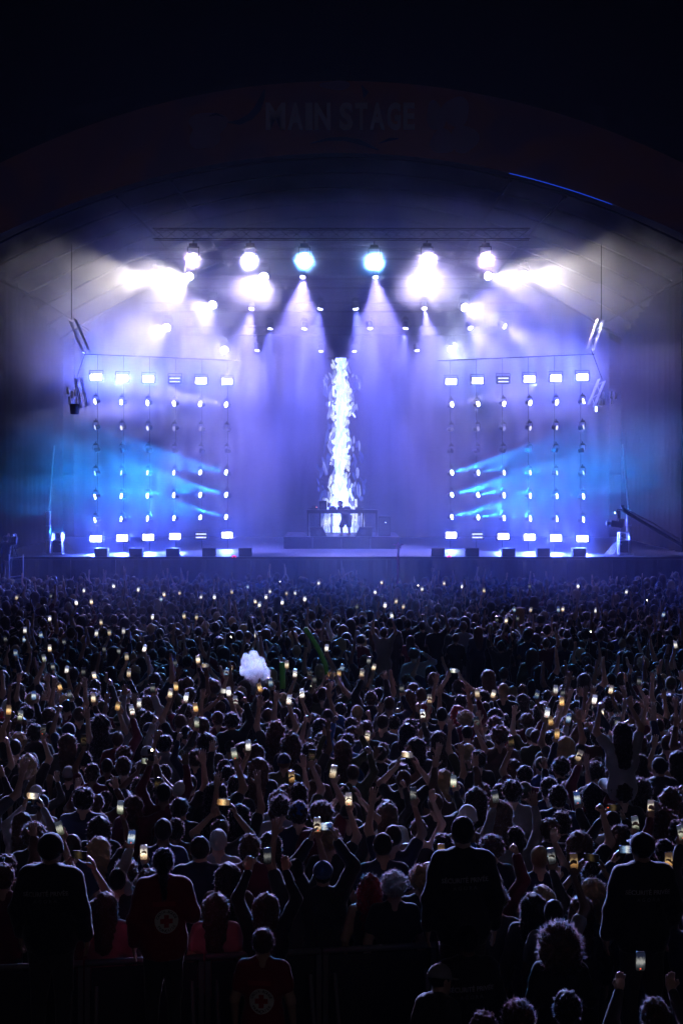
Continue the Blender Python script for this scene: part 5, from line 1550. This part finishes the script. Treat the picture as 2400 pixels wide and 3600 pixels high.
for (x, y) in pts:
    s = rq.gauss(.96, .055); s = min(1.10, max(.82, s))
    hk = rq.choice(HK); pose = rq.choice(PW_)
    if y > 30 and rq.random() < .45: pose = ('down', 'down')
    CAND.append(dict(x=x, y=y, s=s, yaw=rq.gauss(0, .22) + math.atan2(x * .6, 60 - y) * -1, mir=rq.random() < .5, pose=pose, hair=hk,
                     hcol=rq.choice(('dark', 'dark', 'dark', 'brown', 'brown', 'black', 'fair' if rq.random() < .5 else 'dark', 'red' if rq.random() < .15 else 'brown')),
                     top=rq.choice(('tee', 'tee', 'tee', 'long', 'tank' if hk[0] in ('long', 'bun', 'wavy') else 'hood')),
                     tcol=rq.choice(('black', 'black', 'black', 'black', 'black', 'charcoal', 'charcoal', 'charcoal', 'navy', 'navy', 'navy', 'grey', 'olive', 'burgundy', 'brown', rq.choice(('white', 'blue', 'beige')))),
                     skin=rq.choice((0, 0, 0, 1, 1, 2)), cap=(rq.choice(('cap', 'capback', 'beanie')) if rq.random() < .2 and hk[0] in ('short', 'crop') else None), ccol=rq.choice(('black', 'navy', 'grey', 'white', 'red', 'olive')), phone=None))
for h_ in keep:
    hk = rq.choice(HK)
    CAND.append(dict(x=h_[0], y=h_[1], s=h_[2], yaw=h_[3], mir=h_[4], pose=h_[5], hair=hk, hcol=rq.choice(('dark', 'dark', 'brown', 'brown', 'black', 'fair')), top=rq.choice(('tee', 'tee', 'long', 'hood')),
                     tcol=rq.choice(('black', 'black', 'black', 'charcoal', 'navy', 'grey', 'olive', 'burgundy')), skin=rq.choice((0, 0, 0, 1, 1, 2)), cap=None, ccol='black', phone=h_))
CAND.sort(key=lambda c: c['y'])
def visible(c): return abs(c['x']) < .25 * c['y'] + .22
N_IND = 297 - len(PEOPLE)
IND = []; FAR = []
for c in CAND:
    if visible(c) and len(IND) < N_IND: IND.append(c)
    elif c['y'] > 14: FAR.append(c)
# labels: look, arms, row and place; those that still agree are told apart from left to right
for c in IND:
    wd = HW[c['hair'][0]]
    hc = {'fair': 'fair ', 'red': 'red '}.get(c['hcol'], '')
    c['label'] = '%s%s person in %s %s, %s, %s %s' % (hc, wd, c['tcol'] + (' top' if False else ''), {'tee': 'tee', 'long': 'sweater', 'tank': 'vest', 'hood': 'hoodie', 'jacket': 'jacket'}[c['top']], arms_words(c['pose'], c['mir']), zone_y(c['y']), zone_x(c['x'], c['y']))
    if c['cap']: c['label'] = c['label'].replace(hc + wd + ' person', '%s %s wearer' % (c['ccol'], 'beanie' if c['cap'] == 'beanie' else 'cap'))
def split_same(items, key, get_x):
    gr = {}
    for it in items: gr.setdefault(it[key], []).append(it)
    for k, L in gr.items():
        if len(L) > 1:
            L.sort(key=get_x)
            nm = ['leftmost', 'rightmost'] if len(L) == 2 else ['leftmost', 'second-leftmost', 'third-leftmost', 'fourth-leftmost', 'fifth-leftmost', 'sixth-leftmost'][:len(L) - 1] + ['rightmost']
            for it, n_ in zip(L, nm): it[key] = n_ + ' ' + it[key]
split_same(IND, 'label', lambda c: c['x'] / c['y'])
for c in IND:
    o = person(c['x'], c['y'], 0, c['yaw'], c['s'], c['pose'], c['top'], c['tcol'], c['hair'] if not c['cap'] else ('crop', 0), c['hcol'], c['skin'], c['cap'], c['ccol'], c['label'], wide=rq.uniform(.94, 1.07), trousers=rq.choice(('black', 'charcoal', 'denim', 'denim')), group='people standing in the crowd')
    if c['mir']: o.scale.x *= -1

# ---------------------------------------------------------------- the far crowd, one mass
def lowpoly(pose, top, hair, full=False, fine=False):
    lo, hi = bounds(pose[0], pose[1], 1.15)
    f = Field(lo, (hi[0], hi[1] + .05, hi[2] + .14), .032 if fine else .046)
    head(f); arm_field(f, ARM[pose[0]], 1, .006); arm_field(f, ARM[pose[1]], -1, .006)
    for sp, side in ((pose[0], 1), (pose[1], -1)):
        w, x, n_, u, k_ = hand_frame(ARM[sp], side); f.cap(w, w + u * .13, .038, .030, .02)
    f.cut(2, 1.18, False)
    A = f.mesh()
    lo, hi = bounds(pose[0], pose[1], .95)
    f = Field((lo[0], lo[1], .0 if full else .95), hi, .042 if fine else .058); torso(f, .018)
    if full: legs(f, .016)
    for sp, side in ((pose[0], 1), (pose[1], -1)): arm_field(f, ARM[sp], side, .016, SLEEVE[top])
    if not full: f.cut(2, 1.0, False)
    B = f.mesh()
    C = hair_arrays(hair, 1, .022 if fine else .034)
    return A, B, C, far_strands(C[0], 130 if fine else 55, .0028 if fine else .0045, .017, 4)
LP = {}
VV, QQ, MI = [], [], []; nv = 0
TM = ['black', 'charcoal', 'navy', 'grey', 'white', 'burgundy', 'blue', 'olive']
HM = ['dark', 'brown', 'fair', 'black']
NM = 7
mats = [SKIN[0], SKIN[1], SKIN[2]] + [HCOL[k] for k in HM] + [CLO[k] for k in TM] + [M_FUZZ]
for c in FAR:
    hk = {'short': 'short', 'crop': 'short', 'curly': 'curly', 'long': 'long', 'wavy': 'long', 'bun': 'short', 'pony': 'short'}[c['hair'][0]]
    tp = 'tee' if c['top'] in ('tee', 'tank') else 'long'
    key = (c['pose'], tp, hk, ((c['x'] - 2.45) / 3.0) ** 2 + ((c['y'] - 29.2) / 5.2) ** 2 < 1, c['y'] < 27)
    if key not in LP: LP[key] = lowpoly(*key)
    ca, sa = math.cos(c['yaw']), math.sin(c['yaw'])
    tm = c['tcol'] if c['tcol'] in TM else 'black'; hm = c['hcol'] if c['hcol'] in HM else 'dark'
    for k_, (V, Q) in enumerate(LP[key]):
        mi = (c['skin'], 7 + TM.index(tm), 3 + HM.index(hm), 7 + len(TM))[k_]
        W = V * c['s']
        if c['mir']: W = W * np.array((-1, 1, 1)); Q = Q[:, ::-1]
        W = np.stack([W[:, 0] * ca - W[:, 1] * sa + c['x'], W[:, 0] * sa + W[:, 1] * ca + c['y'], W[:, 2]], 1)
        VV.append(W); QQ.append(Q + nv); MI.append(np.full(len(Q), mi)); nv += len(W)
if FAR:
    cr = obj('crowd', np_mesh('crowd', np.concatenate(VV), np.concatenate(QQ), mats, True, np.concatenate(MI)))
    tag(cr, 'dense far crowd of heads and raised arms below the stage', kind='stuff')
print('PEOPLE', len(PEOPLE), 'IND', len(IND), 'FAR', len(FAR), 'far from', min([c['y'] for c in FAR] or [0]), 'far tris', sum(len(q) for q in QQ) * 2)

# ---------------------------------------------------------------- the phones themselves
PL = []
for h_ in keep:
    x, y, s, yaw, mir, pose, ph, sc, land, fl = h_
    hw_ = 'flash lit phone' if fl else '%s-screen phone' % SCRW[sc].replace(' ', '-')
    PL.append(dict(label='%s held %s, %s %s' % (hw_, 'sideways' if land else 'upright', zone_y(ph.y), zone_x(ph.x, ph.y)), x=ph.x / ph.y, h=h_))
split_same(PL, 'label', lambda c: c['x'])
for q in PL:
    x, y, s, yaw, mir, pose, ph, sc, land, fl = q['h']
    phone(ph, sc, yaw * .5 + rp_.uniform(-.15, .15), R(rp_.uniform(0, 14)), (R(90) if land else rp_.gauss(0, .16)), q['label'], flash=fl, rec=(ph.y < 20 and rp_.random() < .4))

# ---------------------------------------------------------------- things held or drifting above the heads
M_GREEN = mat('green_foam', (0.10, 0.27, 0.06), .7, vary=.15)
_tr = M_GREEN.node_tree.nodes.new('ShaderNodeBsdfTranslucent'); _tr.inputs[0].default_value = (.12, .32, .07, 1)
_mx = M_GREEN.node_tree.nodes.new('ShaderNodeMixShader'); _mx.inputs[0].default_value = .3
M_GREEN.node_tree.links.new(M_GREEN.node_tree.nodes['Principled BSDF'].outputs[0], _mx.inputs[1]); M_GREEN.node_tree.links.new(_tr.outputs[0], _mx.inputs[2]); M_GREEN.node_tree.links.new(_mx.outputs[0], M_GREEN.node_tree.nodes['Material Output'].inputs[0])
def noodle(pts, d, r, label):
    P = [at(px, py, d) for px, py in pts]
    b = MB(); b.tube([p - P[-1] for p in P], r, 10)
    o = b.build('foam_tube', M_GREEN, None, True); o.location = P[-1]; tag(o, label, 'foam tube')
noodle([(1073, 2207), (1082, 2222), (1098, 2248), (1112, 2268), (1124, 2290), (1136, 2318), (1145, 2340), (1150, 2375)], 24.0, .044, 'long bent green foam tube waved above the crowd left of the clearing')
noodle([(991, 2328), (992, 2350), (993, 2385), (994, 2420)], 23.5, .05, 'short upright green foam tube above the crowd beside the smoke puff')
d = 45.5
P0 = at(1395, 2035, d)
r = thing('totem', 'thin pink pole with small top ornament held up near the stage', 'totem', (P0.x, d, 1.0))
b = MB(); b.tube([(0, 0, 0), (.02, 0, P0.z - 1 + .2), (at(1399, 1925, d).x - P0.x, 0, at(0, 1925, d).z - 1)], .04, 6); b.build('pole', mat('pink_pole', (.45, .08, .25), .5), r)
b = MB(); zt = at(0, 1918, d).z - 1
for k in range(5):
    a = R(72 * k + 20); b.tube([(.04, 0, zt), (.04 + .18 * math.cos(a), 0, zt + .12 * math.sin(a))], .04, 5, .015)
b.build('ornament', mat('pink_ornament', (.35, .06, .25), .5), r)
c = at(93, 2672, 18.2)
r = thing('paper_cup', 'pale drinking cup held up in the crowd at the left', 'cup', c)
b = MB(); b.tube([(0, 0, -.06), (0, 0, .06)], .032, 12, .044); b.build('cup_wall', mat('paper_cup', (.6, .62, .68), .5), r, True)
b = MB(); b.tube([(0, 0, .058), (0, 0, .066)], .047, 12); b.build('rim', mat('cup_rim', (.7, .72, .78), .5), r, True)
pd = 24.2
f = Field((-.6, -.5, -.7), (.6, .5, .8), .022)
for px, py, rr, dy in ((868, 2476, 30, 0), (848, 2452, 20, .08), (882, 2446, 26, -.05), (908, 2452, 20, .05), (858, 2428, 18, -.05), (892, 2424, 24, .1), (922, 2416, 17, 0), (876, 2388, 20, .05), (906, 2392, 26, -.08), (936, 2386, 15, .05),
                       (880, 2356, 24, 0), (910, 2358, 24, .08), (932, 2366, 17, -.05), (866, 2336, 18, .05), (892, 2330, 20, -.04), (914, 2338, 14, .03), (854, 2362, 13, 0), (948, 2398, 10, 0), (872, 2500, 26, 0), (840, 2470, 12, 0)):
    q = at(px, py, pd) - at(890, 2400, pd); rr = rr / FPX * pd
    f.ell((q.x, dy, q.z), (rr, rr, rr), .02)
f.noise(.010, 26, 3); f.noise(.006, 60, 8)
po = obj('smoke', np_mesh('smoke', *f.mesh(), None), None, at(890, 2400, pd))
mp_ = bpy.data.materials.new('smoke_puff'); mp_.use_nodes = True; nt = mp_.node_tree; nt.nodes.remove(nt.nodes['Principled BSDF'])
pv = nt.nodes.new('ShaderNodeVolumePrincipled'); pv.inputs['Color'].default_value = (.98, .98, .99, 1); pv.inputs['Anisotropy'].default_value = .55
tc = nt.nodes.new('ShaderNodeTexCoord'); nz = nt.nodes.new('ShaderNodeTexNoise'); nz.inputs['Scale'].default_value = 8; nz.inputs['Detail'].default_value = 3
mr = nt.nodes.new('ShaderNodeMapRange'); mr.inputs[1].default_value = .30; mr.inputs[2].default_value = .72; mr.inputs[3].default_value = 1.5; mr.inputs[4].default_value = 11
nt.links.new(tc.outputs['Object'], nz.inputs['Vector']); nt.links.new(nz.outputs['Fac'], mr.inputs[0]); nt.links.new(mr.outputs[0], pv.inputs['Density'])
nt.links.new(pv.outputs[0], nt.nodes['Material Output'].inputs['Volume'])
po.scale = (1.05, 1.0, 1.4); po.location.z -= .06
po.data.materials.clear(); po.data.materials.append(mp_)
tag(po, 'dense white puff of smoke rising from the middle of the crowd', kind='stuff')
